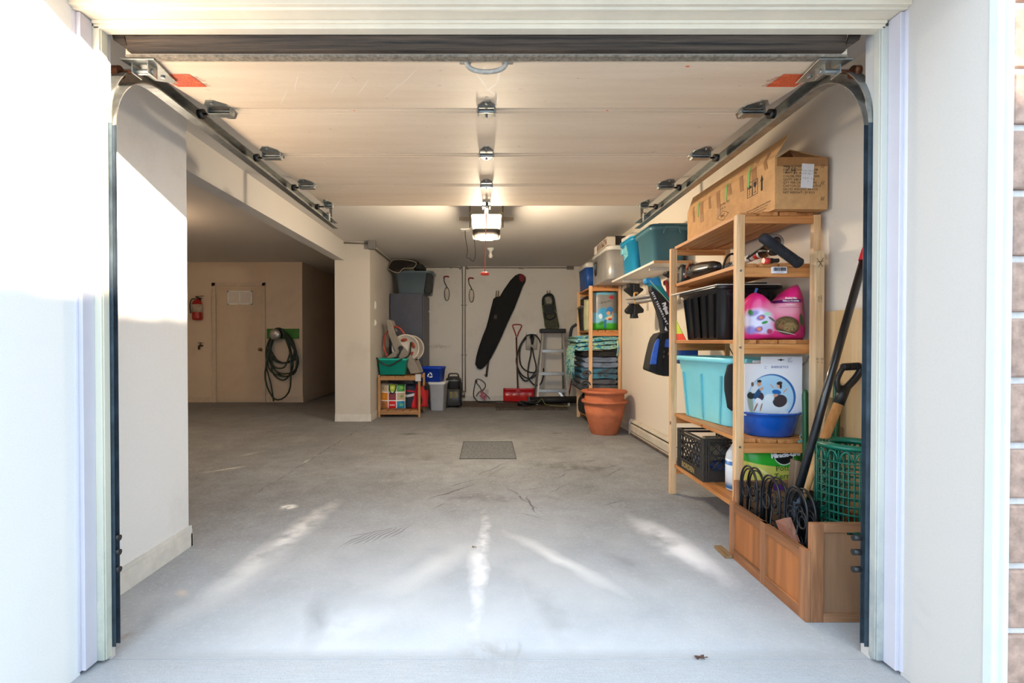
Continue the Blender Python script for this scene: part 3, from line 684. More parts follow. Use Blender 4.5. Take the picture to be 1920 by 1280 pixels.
def tote(name, label, cat, mx, L, Wd, H, col, lid=None, taper=.82, ribs=0, rim=.012, group=None, handle=True, wall=.006, lidcol=None, open_top=True, rimh=.03, band=.0, rough=.35, trans=0, rough_in=None):
    """plastic tub: long axis local y, width local x, base at z=0; mx places it"""
    r = thing(name, label, cat, (0, 0, 0), group)
    M = mat(name+'_'+col, col, rough, 0, .06, 3, trans=trans)
    b = MB(); R = min(L, Wd)*.16; e = .0
    zb = H*(1-band)
    f = lambda z: taper+(1-taper)*(z/H)
    secs = [(0, 0, 0, Wd*taper-.01, L*taper-.01, R*.8), (0, 0, .008, Wd*f(0), L*f(0), R)]
    if band:
        secs += [(0, 0, zb-.005, Wd*f(zb)-.012, L*f(zb)-.012, R), (0, 0, zb, Wd*f(zb), L*f(zb), R)]
    secs += [(0, 0, H-rimh, Wd-.004, L-.004, R)]
    secs += [(0, 0, H-rimh, Wd+rim*2, L+rim*2, R), (0, 0, H-.003, Wd+rim*2, L+rim*2, R), (0, 0, H, Wd+rim*2-.006, L+rim*2-.006, R)]
    if open_top and not lid:
        secs += [(0, 0, H, Wd-wall*2, L-wall*2, R), (0, 0, H-.05, Wd-wall*2-.01, L-wall*2-.01, R), (0, 0, .012, Wd*taper-wall*2-.01, L*taper-wall*2-.01, R)]
    b.rr(secs, n=4)
    if ribs:
        for sy in (-1, 1):
            n = ribs
            for i in range(n):
                y = -L*.36+L*.72*i/(n-1)
                for sx in (-1, 1):
                    xb = sx*Wd*f(0)/2; xt = sx*(Wd*f(zb-.02)/2)
                    b.bar((xb, y*taper, .01), (xt, y, zb-.02 if band else H-rimh), .014, .012, up=(1, 0, 0))
            for i in range(max(2, n-2)):
                x = -Wd*.3+Wd*.6*i/max(1, (n-3))
                b.bar((x*taper, sy*L*f(0)/2, .01), (x, sy*L*f(zb-.02)/2, zb-.02 if band else H-rimh), .014, .012, up=(0, 1, 0))
    b.build('tub', M, r)
    if handle:
        for sy in (-1, 1):
            q = MB(); y = sy*(L/2+rim)
            q.prism([(-Wd*.2, y, H-.004), (-Wd*.24, y, H-.07), (-Wd*.2, y, H-.07), (-Wd*.16, y, H-.03), (Wd*.16, y, H-.03), (Wd*.2, y, H-.07), (Wd*.24, y, H-.07), (Wd*.2, y, H-.004)], (0, sy*.014, 0))
            q.build('handle', M, r, bevel=.002)
    if lid:
        lm = mat(name+'_lid_'+lid, lid, .4, 0, .05)
        MB().rr([(0, 0, H, Wd+rim*2+.008, L+rim*2+.008, R), (0, 0, H+.014, Wd+rim*2+.008, L+rim*2+.008, R), (0, 0, H+.016, Wd+rim*2-.02, L+rim*2-.02, R), (0, 0, H+.010, Wd-.03, L-.03, R), (0, 0, H+.012, Wd-.06, L-.06, R)]).build('lid', lm, r)
    r.matrix_world = mx
    return r
def TM(x, y, z, rot=0): return Matrix.Translation((x, y, z)) @ Matrix.Rotation(math.radians(rot), 4, 'Z')

a = pt(735, 550, 8.0); b = pt(810, 503, 8.0)
tote('storage_tote', 'grey-blue storage tote sitting on top of the tall cabinet', 'storage tote', TM((a.x+b.x)/2+.02, 8.28, zt), .50, .62, pt(0, 507, 8.0).z-zt, '5c6b73', taper=.86, handle=False)
# black folded bag with pale piping above it
zt2 = pt(0, 503, 8.0).z
fb_ = thing('folded_chair_bag', 'black folded bag with pale piping lying on the corner tote', 'bag', (-1.3, 8.2, zt2))
P = [(727, 503, 7.85), (737, 509, 7.85), (748, 511, 7.85), (757, 503, 7.9), (775, 502, 7.95), (780, 492, 8.0), (760, 487, 8.05), (738, 487, 8.1), (732, 492, 8.0)]
W3 = [pt(*q) for q in P]
m = MB(); m.prism(W3, (.02, .25, .05)); m.build('fabric', mat('dark_nylon', '2e2622', .8, 0, .2), fb_, bevel=.01)
MB().tube(bez(W3+[W3[0]], 3), .006, 6).build('piping', mat('pale_piping', 'b6ac98', .7), fb_)
b2_ = MB(); c0 = pt(787, 497, 8.2)
b2_.puff([(c0.x-.09, zt2, zt2+.08, 8.25, .15), (c0.x-.04, zt2, zt2+.12, 8.25, .22), (c0.x+.04, zt2, zt2+.10, 8.25, .2), (c0.x+.09, zt2, zt2+.05, 8.25, .12)], amp=.012, fr=14)
tag(b2_.build('pouch', mat('olive_black', '23261f', .8, 0, .2)), 'small crumpled olive-black pouch lying beside the piped bag', 'pouch')
# black strap bag hanging from the tote's right side
p0, p1 = pt(797, 511, 8.0), pt(812, 552, 8.0)
m = MB(); m.prism([(p0.x+.03, 8.0, p0.z), (p1.x, 8.0, p0.z-.04), (p1.x-.02, 8.0, p1.z+.05), (p1.x-.06, 8.0, p1.z), (p0.x-.02, 8.0, p1.z+.03)], (0, .10, 0))
tag(m.build('hanging_case', mat('black_case', '141414', .6), bevel=.012), 'narrow black case hooked at the right side of the corner tote', 'case')

# slatted wooden rack
WD = wood('pine_pale', 'c59a6b', '9c6e40', 'z'); WDX = wood('pine_pale_x', 'b98c5c', '8e6238', 'x'); WDY = wood('pine_pale_y', 'b98c5c', '8e6238', 'y')
ya, ybk = 7.06, 7.62; xa, xb = pt(707, 0, ya).x, pt(787, 0, ya).x; zr = pt(0, 703, ya).z
rk = thing('slatted_rack', 'low pine rack with slatted shelves next to the column', 'rack', ((xa+xb)/2, (ya+ybk)/2, 0))
for x in (xa, xb-.032):
    for y in (ya, ybk-.04): MB().box(x, x+.032, y, y+.04, 0, zr-.001).build('leg', WD, rk, bevel=.003)
for z in (zr-.015, .10):
    m = MB()
    for y in (ya+.002, ybk-.038): m.box(xa+.032, xb-.032, y, y+.03, z-.06, z-.015)
    each(m, 'rail', WDX, rk, bevel=.002)
    m = MB(); n = 5; wv = (xb-xa-.07)/n
    for i in range(n): m.box(xa+.035+i*wv+.006, xa+.035+(i+1)*wv-.006, ya, ybk, z-.015, z+.001)
    each(m, 'slat', WDY, rk, bevel=.002)
m = MB(); q = pt(784, 708, ya-.01); m.box(q.x-.04, q.x+.04, ya-.012, ya, q.z-.05, q.z+.05)
m.build('price_tag', mat('grey_tag', 'b9b9bd', .6), rk)
# teal window-box tub
t0, t1_ = pt(706, 702, 7.1), pt(763, 668, 7.1)
r = thing('planter_tub', 'teal plastic trough standing on the slatted rack beside the column', 'plastic tub', (0, 0, 0))
L = .34; Wt = t1_.x-t0.x-.01; H = .235
MB().rr([(0, 0, 0, Wt*.84, .2, .02), (0, 0, H-.03, Wt*.96, .25, .025), (0, 0, H-.03, Wt+.0, .27, .03), (0, 0, H, Wt+.0, .27, .03), (0, 0, H, Wt-.02, .25, .03), (0, 0, .02, Wt*.8, .18, .02)], n=4).build('tub', mat('teal_plastic', '17b09b', .4, 0, .06), r)
r.location = ((t0.x+t1_.x)/2+.005, 7.22, zr+.002)
tb_ = MB(); cz = zr+.002+H
tb_.tube(bez([(t0.x+.02, 7.06, cz+.01), (t0.x-.01+.03, 7.05, cz+.0), (t0.x+.08, 7.04, cz-.06), (t0.x+.2, 7.05, cz-.10), (t0.x+.33, 7.06, cz-.03), (-1.13, 7.2, cz+.05), (-1.12, 7.3, 1.08)], 6), .012, 8)
tag(tb_.build('hose_end', mat('black_hose', '1f2a22', .5)), 'short black hose drooping from the reel across the teal trough', 'hose')
# hose reel
yh = 7.40
rl = thing('hose_reel', 'grey and cream hose reel cart leaning behind the teal trough', 'hose reel', (-1.1, yh, zr))
GREY = mat('reel_grey', '8f8578', .5, 0, .08); CRM = mat('reel_cream', 'd6cdbf', .45, 0, .05); RH = mat('red_hose', 'b8452f', .45, 0, .12)
dc = pt(762, 652, yh)
def disc(c, y, r, th, hole, mth, nm, par, rim=.02):
    mm = Matrix.Translation((c.x, y, c.z)) @ Matrix.Rotation(PI/2, 4, 'X')
    MB().lathe([(.02, 0), (r-rim, 0), (r-rim, -.012), (r, -.012), (r, th), (r-rim, th), (r-rim, th*.4), (.02, th*.4)], (0, 0, 0), 40, mx=mm).build(nm, mth, par)
disc(dc, yh-.06, .205, .02, 0, CRM, 'front_disc', rl)
dc2 = Vector((dc.x+.035, 0, dc.z-.01)); disc(dc2, yh+.22, .205, .02, 0, CRM, 'rear_disc', rl)
q = MB()
for ang in (100, 20, -50, 170, 240):
    a_ = math.radians(ang); cx, cz_ = dc.x+.12*math.cos(a_), dc.z+.12*math.sin(a_)
    mm = Matrix.Translation((cx, yh-.084, cz_)) @ Matrix.Rotation(PI/2, 4, 'X') @ Matrix.Rotation(a_+PI/2, 4, 'Z')
    q.lathe([(.001, .002), (.05, .002), (.05, -.002), (.001, -.002)], (0, 0, 0), 16, mx=mm, sx=1, sy=.5)
each(q, 'disc_opening', mat('opening_red', '9a3c22', .6), rl)
m = MB()
for i in range(7):
    m.lathe([(.145-.0, 0), ], (0, 0, 0)) if 0 else None
    pts = [(dc.x+.145*math.cos(a_), yh-.03+i*.034, dc.z+.145*math.sin(a_)) for a_ in [2*PI*k/28 for k in range(28)]]
    m.tube(pts, .017, 7, closed=True)
m.build('wound_hose', RH, rl)
m = MB(); l0 = [pt(*q) for q in ((728, 640, yh), (722, 655, yh), (722, 640, yh), (727, 622, yh), (738, 612, yh), (752, 616, yh), (763, 630, yh))]
m.tube(bez([pt(726, 668, yh), pt(720, 650, yh), pt(722, 630, yh), pt(734, 614, yh), pt(748, 614, yh), pt(761, 630, yh)]), .014, 8)
m.build('loose_hose', RH, rl)
def arm(P, y, th, nm):
    return MB().prism([pt(a_, b_, y) for a_, b_ in P], (0, th, 0)).build(nm, GREY, rl, bevel=.008)
arm([(724, 600), (729, 598), (735, 601), (741, 625), (752, 645), (768, 662), (780, 682), (788, 699), (770, 701), (764, 688), (750, 672), (738, 652), (729, 628)], yh-.125, .035, 'frame_arm')
arm([(748, 652), (753, 646), (757, 650), (748, 660), (740, 670), (728, 672), (724, 670)], yh-.12, .03, 'cross_arm')
arm([(733, 600), (738, 601), (746, 622), (742, 622)], yh+.05, .05, 'handle_arm')
arm([(776, 662), (782, 668), (794, 697), (786, 700), (779, 686)], yh+.2, .04, 'rear_leg')
MB().tube([(dc.x-.06, yh-.13, dc.z), (dc.x-.06, yh-.16, dc.z)], .035, 16).tube(bez([(dc.x-.06, yh-.16, dc.z), (dc.x-.07, yh-.17, dc.z-.07), (dc.x-.12, yh-.17, dc.z-.15)], 5), .012, 8).build('crank_hub', BLACK, rl)

# bags on the rack's lower shelf
def quad_bag(name, label, x0, x1, y, z0, z1, th, mats, cat='shopping bag', amp=.006, handles=None):
    n = 9; secs = []
    for i in range(n):
        f = i/(n-1); e_ = min(f, 1-f)*2; tt = th*(.45+.55*min(1, e_*2.2)); secs.append((x0+(x1-x0)*f, z0, z1-.012*random.random(), y, tt))
    r = thing(name, label, cat, ((x0+x1)/2, y, z0)); MB().puff(secs, amp=amp, fr=11, n=24, e=.35).build('body', mats, r)
    if handles:
        m = MB(); m.tube(bez([(handles[0], y-th*.5, z1-.02), (handles[0]+.01, y-th*.62, z1-.10), ((handles[0]+handles[1])/2, y-th*.64, z1-.14), (handles[1]-.01, y-th*.62, z1-.10), (handles[1], y-th*.5, z1-.02)]), .009, 6)
        m.build('strap', mat('dark_green_strap', '173a28', .7), r)
    return r
g0, g1 = pt(713, 776, 7.2), pt(759, 719, 7.2)
gw = g1.x-g0.x; gh = g1.z-.105; cols = [['c9b394', 'a8c03a', '3f8f3a'], ['e08a24', '8e2f42', 'b9a488'], ['c07a4a', 'd01f26', '1f86b0']]
sh = [('r', 0, gh/2, gw, gh, 0, 'efeee8', .02, 1)]
for i in range(3):
    for j in range(3):
        cx = -gw/2+gw*(j+.5)/3; cz_ = gh-gh*(i+.5)/3
        sh.append(('r', cx, cz_, gw/6.6, gh/6.7, 0, cols[i][j], .02, 1))
        if (i, j) not in ((2, 1),): sh.append(('e', cx+.01*(j-1), cz_, gw/11, gh/12, 20*i, ['6b3f22', 'd8e07a', '7ec24a', 'f0b35a', '4a5a2a', '6b8f3a'][(i*3+j) % 6], .5, (.9, 30)))
gb = quad_bag('grocery_bag', 'grocery bag printed with nine food pictures on the low rack', (g0.x+g1.x)/2-gw/2, (g0.x+g1.x)/2+gw/2, 7.27, .103, g1.z, .17, art('grocery_print', '2f6a3a', sh, (0, 2), .45, distort=.004, dscale=30), handles=(g0.x+gw*.38, g0.x+gw*.66))
m = MB(); m.text('metro', .03, face_mx((g0.x+gw/2, 7.178, .103+gh/6), (1, 0, 0), (0, 0, 1)), 0, bold=.001); m.build('lettering', WHITEINK, gb)
sh = [('r', 0, .20, .3, .02, 8, 'c9c9cc', .1, 1), ('r', 0, .26, .3, .012, -8, 'a8182c', .1, 1), ('r', .1, .16, .06, .3, -12, 'c8202c', .1, 1)]
quad_bag('stuffed_bag', 'navy bag with red and pale stripes beside the grocery bag', g1.x-.005, g1.x+.17, 7.30, .103, g1.z-.01, .18, art('navy_stripe', '23283a', sh, (0, 2), .8, distort=.02), amp=.012, cat='bag')
quad_bag('red_bag', 'crumpled red bag at the right end of the low rack', g1.x+.165, g1.x+.31, 7.42, .103, g1.z-.05, .16, art('red_black_fabric', 'b81f26', [('e', -.04, .12, .04, .1, 10, '1c1c20', .2, 1), ('e', .05, .3, .03, .05, 0, '1c1c20', .2, 1)], (0, 2), .75, distort=.03), amp=.015, cat='bag')
MB_ = MB().puff([(g0.x-.0, .36, .44, 7.42, .1), (g0.x+.2, .38, .47, 7.44, .16), (g0.x+.45, .40, .47, 7.44, .16), (g0.x+.6, .38, .45, 7.42, .1)], amp=.01)

# white bin, recycling box, vacuum
w0, w1 = pt(808, 770, 7.72), pt(834, 715, 7.72); zb_ = pt(0, 716, 7.72).z
bn = thing('waste_bin', 'tall white plastic bin under the blue recycling box', 'bin', (0, 0, 0))
MB().rr([(0, 0, 0, .20, .27, .03), (0, 0, zb_-.04, .25, .33, .03), (0, 0, zb_-.04, .262, .35, .03), (0, 0, zb_-.02, .262, .35, .03)], n=4).build('body', mat('white_bin', 'f2f2f4', .4, 0, .03), bn)
MB().rr([(0, 0, zb_-.02, .275, .36, .035), (0, 0, zb_-.004, .275, .36, .035), (0, 0, zb_, .22, .3, .03)], n=4).build('lid', mat('bin_lid', 'e9e9e8', .4, 0, .03), bn)
bn.location = (-.77, 7.90, 0); bn.rotation_euler = (0, 0, math.radians(-6))
BL = mat('recycling_blue', '1747c4', .4, 0, .05)
rb = thing('recycling_box', 'blue recycling box with a white arrows symbol on the white bin', 'recycling box', (0, 0, 0))
hb_ = pt(0, 688, 7.7).z-zb_
MB().rr([(0, 0, 0, .30, .24, .02), (0, 0, hb_-.035, .335, .28, .02), (0, 0, hb_-.035, .355, .30, .025), (0, 0, hb_, .36, .305, .025), (0, 0, hb_, .33, .28, .02), (0, 0, .015, .28, .22, .02)], n=3).build('box', BL, rb)
m = MB()
for k in range(3):
    R_ = Matrix.Rotation(k*2*PI/3, 4, 'Z'); M = face_mx((0, -.142, hb_*.45), (1, 0, 0), (0, .09, 1)) @ R_
    m.prism([(-.012, .044, 0), (.016, .044, 0), (.030, .018, 0), (.016, .012, 0), (.006, .028, 0), (-.008, .028, 0)], (0, 0, .001), 0, M)
    m.prism([(.038, .022, 0), (.030, .000, 0), (.008, .010, 0)], (0, 0, .001), 0, M)
m.build('recycling_symbol', WHITEINK, rb)
rb.location = (-.855, 7.86, zb_+.001); rb.rotation_euler = (0, 0, math.radians(-12))
vx = pt(849, 0, 8.05).x; vh = pt(0, 701, 8.05).z
vc = thing('shop_vacuum', 'dark grey canister vacuum standing beside the white bin', 'vacuum cleaner', (vx, 8.2, 0))
VG = mat('vac_grey', '3d3e3f', .4, 0, .1); VL = mat('vac_light', '7d8083', .35, .3)
MB().rr([(vx, 8.2, .03, .24, .24, .05), (vx, 8.2, .05, .27, .27, .06), (vx, 8.2, .30, .26, .26, .06), (vx, 8.2, .31, .22, .22, .06)]).build('tank', VG, vc)
MB().rr([(vx, 8.2, .31, .23, .23, .09), (vx, 8.2, .42, .23, .23, .1), (vx, 8.2, .43, .26, .26, .12), (vx, 8.2, .47, .25, .25, .12), (vx, 8.2, .51, .17, .17, .08)]).build('motor_head', VG, vc)
MB().rr([(vx, 8.2, .435, .27, .27, .13), (vx, 8.2, .455, .27, .27, .13)]).build('trim_ring', VL, vc)
MB().tube(bez([(vx-.09, 8.17, .47), (vx-.07, 8.16, vh-.01), (vx, 8.15, vh), (vx+.07, 8.16, vh-.01), (vx+.09, 8.17, .47)]), .013, 8).build('carry_handle', VG, vc)
m = MB()
for q in (-.035, .035): m.box(vx+q-.02, vx+q+.02, 8.06, 8.068, .16, .27)
each(m, 'yellow_label', mat('yellow_label', '8f8440', .5, 0, .3, 60), vc)
for sx in (-1, 1): MB().tube(bez([(vx+sx*.10, 8.08, .46), (vx+sx*.14, 8.06, .38), (vx+sx*.13, 8.06, .2), (vx+sx*.12, 8.07, .06)]), .016, 8).build('hose', BLACK, vc)
for sx in (-1, 1):
    for sy in (-1, 1): MB().lathe([(.001, 0), (.02, .005), (.022, .02), (.02, .035), (.001, .04)], (vx+sx*.11, 8.2+sy*.11, 0), 12).build('caster', BLACK, vc)

# ================================================================ back wall
# bird-like wire hooks
def hook(px, py, label):
    y = BY-.03; p = pt(px, py, y)
    h = thing('wire_hook', label, 'wall hook', (p.x, y, p.z-.2), 'wire tool hooks')
    a_, b_ = p.x, p.z
    MB().tube(bez([(a_-.05, y+.01, b_-.0), (a_-.045, y-.02, b_-.08), (a_-.005, y-.03, b_-.16), (a_+.0, y-.02, b_-.2)]), .008, 8).build('stem', DKSTEEL, h)
    MB().tube(bez([(a_-.055, y+.01, b_-.015), (a_-.04, y-.02, b_+.012), (a_+.01, y-.05, b_+.012), (a_+.04, y-.06, b_)]), [.013]*25, 8).build('coated_tip', mat('tip_red', '93241c', .5), h)
    pts = [(a_+.0+.045*math.sin(t_), y-.01, b_-.30+.12*math.cos(t_)) for t_ in [2*PI*k/24 for k in range(24)]]
    MB().tube(pts, .006, 6, closed=True).build('loop', DKSTEEL, h)
    MB().puff([(a_-.03, b_-.39, b_-.24, y-.005, .01), (a_, b_-.41, b_-.20, y-.005, .02), (a_+.03, b_-.39, b_-.24, y-.005, .01)], n=12).build('tag', mat('cream_tag', 'e6ddcb', .6), h)
hook(838, 520, 'wire hook with red tip hanging left of the twin conduits'); hook(884, 523, 'wire hook with red tip hanging right of the twin conduits')
# long black board bag
yy = BY-.13
P = [(975, 512), (981, 514), (986, 520), (985, 528), (980, 537), (965, 577), (952, 604), (940, 632), (930, 653), (920, 672), (910, 686), (902, 692), (896, 691), (891, 683), (893, 668), (898, 650), (905, 630), (912, 612), (916, 597), (920, 580), (925, 560), (930, 556), (937, 556), (945, 542), (957, 525), (966, 516)]
bg_ = thing('board_bag', 'long black tapered board bag leaning diagonally on the back wall', 'board bag', tuple(pt(905, 692, yy)))
MB().prism([pt(a_, b_, yy) for a_, b_ in P], (0, .075, 0)).build('cover', mat('black_fabric', '131313', .85, 0, .25, 5, .3), bg_, bevel=.022)
MB().prism([pt(a_, b_, yy-.004) for a_, b_ in ((973, 516), (978, 513), (984, 517), (983, 526), (978, 529), (974, 524))], (0, .006, 0)).build('red_patch', mat('patch_red', '8e1a20', .7, 0, .3, 60), bg_, bevel=.003)
m = MB(); m.tube([pt(930, 560, yy+.03), pt(926, 578, yy+.0), pt(915, 610, yy)], .018, 8).build('side_strap', mat('black_web', '0e0e0e', .8), bg_)
p = [pt(927, 590, yy-.005), pt(932, 591, yy-.005), pt(931, 598, yy-.005), (pt(926, 597, yy-.005))]
MB().prism(p, (0, .006, 0)).build('grey_logo', mat('logo_grey', '4a4642', .8), bg_)
# poles behind it
sk = thing('ski_pole', 'thin ski poles whose tips hang below the black board bag', 'ski pole', tuple(pt(912, 708, BY-.04)))
MB().tube([pt(915, 672, BY-.035), pt(911, 706, BY-.035)], .011, 8).tube([pt(917, 672, BY-.05), pt(913, 706, BY-.05)], .009, 8).build('shaft', mat('pole_grey', '5a5652', .5, .4), sk)
q = pt(911, 703, BY-.045); MB().lathe([(.01, 0), (.035, .004), (.035, .01), (.01, .012)], (q.x, q.y, q.z), 12).build('basket', BLACK, sk)
dp = MB()
for px in (931, 935): dp.tube([pt(px, 545, BY-.0), pt(px-1, 556, BY-.06)], .009, 8)
tag(dp.build('peg_hook', mat('brass_peg', '8d6a3c', .5, .5)), 'pair of short brass pegs holding up the black board bag', 'hook')
# snowshoe
ys = BY-.06; s0 = pt(1029, 552, ys); s1 = pt(1036, 615, ys)
ss = thing('snowshoe', 'black and lime snowshoe hanging above the stepladder', 'snowshoe', tuple(s1))
MB().prism([pt(a_, b_, ys-.014) for a_, b_ in ((1022, 558), (1027, 556), (1032, 557), (1035, 563), (1034, 569), (1024, 569))], (0, .003, 0)).build('toe_opening', mat('toe_grey', '9a948a', .8), ss)
OL = [(1021, 556), (1026, 551), (1033, 551), (1038, 557), (1041, 575), (1044, 595), (1047, 614), (1036, 616), (1024, 615), (1021, 600), (1018, 580), (1017, 566)]
MB().prism([pt(a_, b_, ys) for a_, b_ in OL], (0, .012, 0)).build('deck', mat('mesh_deck', '5c5d48', .7, 0, .35, 40), ss, bevel=.004)
MB().tube(bez([pt(a_, b_, ys-.01) for a_, b_ in OL+OL[:1]], 4), .011, 8).build('frame', mat('lime_frame', '6f7a3a', .5, 0, .5, 20), ss)
MB().tube(bez([pt(a_, b_, ys-.03) for a_, b_ in ((1018, 572), (1018, 560), (1024, 553), (1034, 553), (1038, 562), (1038, 572))], 5), .018, 8).tube(bez([pt(a_, b_, ys-.04) for a_, b_ in ((1022, 586), (1024, 596), (1032, 599), (1040, 594), (1041, 586))], 5), .012, 8).prism([pt(a_, b_, ys-.06) for a_, b_ in ((1020, 572), (1037, 571), (1039, 588), (1024, 590))], (0, .05, 0)).prism([pt(a_, b_, ys-.062) for a_, b_ in ((1020, 572), (1037, 571), (1039, 588), (1024, 590))], (0, .004, 0)).build('binding', mat('binding_black', '151616', .6), ss, bevel=.004)
q = pt(1028, 548, BY-.03); tag(MB().tube([pt(1026, 545, BY), pt(1026, 551, BY-.08)], .007, 6).tube([pt(1031, 545, BY), pt(1031, 551, BY-.08)], .007, 6).build('peg_hook', mat('brass_peg', '8d6a3c', .5, .5)), 'pair of short brass pegs holding the snowshoe', 'hook')
# charger and cable
yq = BY-.03; e0 = pt(986, 626, yq); e1 = pt(1007, 655, yq)
ch = thing('car_charger', 'pale wall charger for an electric car between red shovel and stepladder', 'charger', ((e0.x+e1.x)/2, yq, e1.z))
MB().rr([((e0.x+e1.x)/2, yq, e1.z, e1.x-e0.x, .06, .02), ((e0.x+e1.x)/2, yq-.02, (e0.z+e1.z)/2, e1.x-e0.x, .09, .02), ((e0.x+e1.x)/2, yq, e0.z, e1.x-e0.x, .06, .02)]).build('body', mat('charger_grey', 'beb6ab', .35, 0, .03), ch)
cxm = (e0.x+e1.x)/2
MB().box(cxm-.1, cxm+.1, yq-.05, yq+.02, e0.z-.01, e0.z+.03).build('top_cap', WHITEP, ch, bevel=.01)
MB().tube([(cxm, yq-.05, e0.z-.05), (cxm, yq-.13, e0.z-.10), (cxm, yq-.12, e0.z-.19)], [.04, .033, .016], 12).build('plug', BLACK, ch)
MB().box(cxm-.05, cxm+.05, yq-.06, yq-.04, e0.z-.08, e0.z-.02).build('socket', mat('socket_metal', '8a8784', .3, .7), ch, bevel=.008)
yw = yq-.07
def PP(L_, y=None): return [pt(a_, b_, (y or yw)) for a_, b_ in L_]
m = MB()
m.tube(bez(PP([(987, 633), (978, 645), (974, 662), (976, 682), (984, 693), (996, 698), (1006, 696), (1013, 688), (1014, 670), (1014, 645), (1007, 631), (997, 627), (986, 631), (975, 648), (970, 665), (968, 676), (971, 690), (979, 703), (990, 709), (1000, 707), (1010, 696)]), 6), .0125, 8)
m.tube(bez(PP([(996, 650), (995, 665), (991, 685), (990, 705), (996, 716), (1004, 722), (1014, 719), (1019, 704), (1019, 690)]), 6), .0125, 8)
m.tube(bez(PP([(998, 652), (1001, 668), (1005, 685), (1004, 696), (996, 707), (986, 714), (978, 708), (972, 696)]), 6), .0125, 8)
tag(m.build('charging_cable', mat('cable_black', '1c1b1a', .5)), 'black charging cable hung in loops around the wall charger', 'cable')
# red snow shovel
yr = 8.60
sv = thing('snow_shovel', 'red snow shovel leaning on the back wall with its scoop down', 'shovel', tuple(pt(973, 752, yr)))
a = pt(944, 727, yr+.12); b = pt(1003, 752, yr)
z1 = pt(0, 727, 8.72).z; xl, xr = pt(944, 0, 8.65).x, pt(1003, 0, 8.65).x
ring = []
for i in range(13):
    f = i/12; x = xl+(xr-xl)*f
    q = []
    for k in range(9):
        g_ = k/8; z = .015+(z1-.015)*g_; y = 8.56+.10*g_+.06*math.sin(PI*g_); rip = .006*math.cos(x*90) if .15 < g_ < .7 else 0
        q.append(Vector((x, y+rip, z)))
    q += [v+Vector((0, .008, 0)) for v in q[::-1]]
    ring.append(q)
MB().ring(ring).build('scoop', mat('shovel_red', 'c01a1d', .28, 0, .12, 12), sv)
m = MB(); q0 = pt(971, 735, 8.68); q1 = pt(968, 632, 8.88)
m.tube([q0, q1], .014, 10).build('shaft', mat('shaft_brown', '5a3228', .5), sv)
g_ = [pt(a_, b_, 8.90) for a_, b_ in ((968, 631), (966, 624), (963, 616), (962, 609), (977, 609), (976, 616), (972, 624), (970, 631))]
MB().tube(bez(g_, 4), .011, 8).build('grip', mat('grip_red', 'a8352a', .45), sv)
MB().prism([pt(a_, b_, 8.66) for a_, b_ in ((966, 735), (969, 727), (973, 727), (977, 735))], (0, .03, 0)).build('socket', mat('shovel_red', 'c01a1d'), sv, bevel=.005)
# stepladder
yl0 = 8.25; yt = 8.62
la = thing('stepladder', 'aluminium stepladder with a black top standing against the back wall', 'stepladder', (pt(1037, 0, yl0).x, yl0, 0))
tl, tr = pt(1017, 622, yt), pt(1056, 622, yt)
fl, fr_ = pt(1007, 0, yl0).x, pt(1068, 0, yl0).x
for xt, xf in ((tl.x+.01, fl), (tr.x-.01, fr_)):
    MB().bar((xf, yl0, 0), (xt, yt, tl.z), .032, .055, up=(0, 1, 0)).build('rail', ALU, la, bevel=.003)
    MB().bar((xf, 8.84, 0), (xt, yt+.05, tl.z), .025, .03, up=(0, 1, 0)).build('rear_rail', mat('aluminium_dull', '8f8f8c', .4, .8), la)
for py in (655, 697, 728):
    zz = pt(0, py, 8.45).z; f = zz/tl.z; y = yl0+(yt-yl0)*f; xa_ = fl+(tl.x-fl)*f; xb_2 = fr_+(tr.x-fr_)*f
    MB().box(xa_, xb_2, y-.03, y+.06, zz-.055, zz).build('step', ALU, la, bevel=.004)
zz = pt(0, 728, 8.45).z
MB().bar((fl+.03, yl0+.03, zz-.19), (fl+.16, yl0+.06, zz-.05), .03, .006, up=(0, 1, 0)).bar((fr_-.03, yl0+.03, zz-.19), (fr_-.16, yl0+.06, zz-.05), .03, .006, up=(0, 1, 0)).build('corner_brace', ALU, la)
MB().box(tl.x-.04, tr.x+.04, yt-.07, yt+.14, tl.z-.02, tl.z+.055).build('top_cap', BLACK, la, bevel=.014)
# red stick
q0, q1 = pt(1066, 745, 8.3), pt(1076, 690, 8.85)
rs = thing('red_stick', 'slim red broom handle leaning in the corner behind the towel shelf', 'broom handle', tuple(q0))
MB().tube([q0, q1], .012, 8).build('shaft', mat('stick_red', '6f1d16', .5), rs)
MB().tube([pt(1074, 699, 8.8), pt(1073.5, 703, 8.77)], .018, 8).build('collar', mat('collar_white', 'b9b2a6', .5), rs)
# floor clutter at the back wall
MATB = mat('brown_mat', '75655a', .95, 0, .3, 30, .5)
tag(MB().box(pt(866, 0, 8.5).x, pt(932, 0, 8.5).x, 8.12, 8.92, 0, .012).build('door_mat', MATB), 'flat brown mat on the floor under the twin conduits', 'mat')
tag(MB().box(pt(930, 0, 8.0).x, 1.30, 7.80, 8.55, 0, .03).box(pt(930, 0, 8.0).x, 1.30, 7.80, 7.815, .03, .034).build('floor_panel', mat('dark_panel', '5d5248', .8, 0, .3, 20, .3), bevel=.004), 'dark brown flat panel lying on the floor before the red shovel', 'panel')
tu = thing('rolled_awning', 'long black rolled awning lying along the foot of the back wall', 'rolled awning', (1.1, 8.3, .03))
MB().tube([(.72, 8.28, .10), (1.62, 8.26, .115)], .06, 16).build('roll', mat('black_roll', '16171a', .6), tu)
MB().tube([(.70, 8.27, .10), (.735, 8.27, .10)], .068, 16).build('end_cap', mat('cap_grey', '4f5052', .5), tu)
random.seed(11)
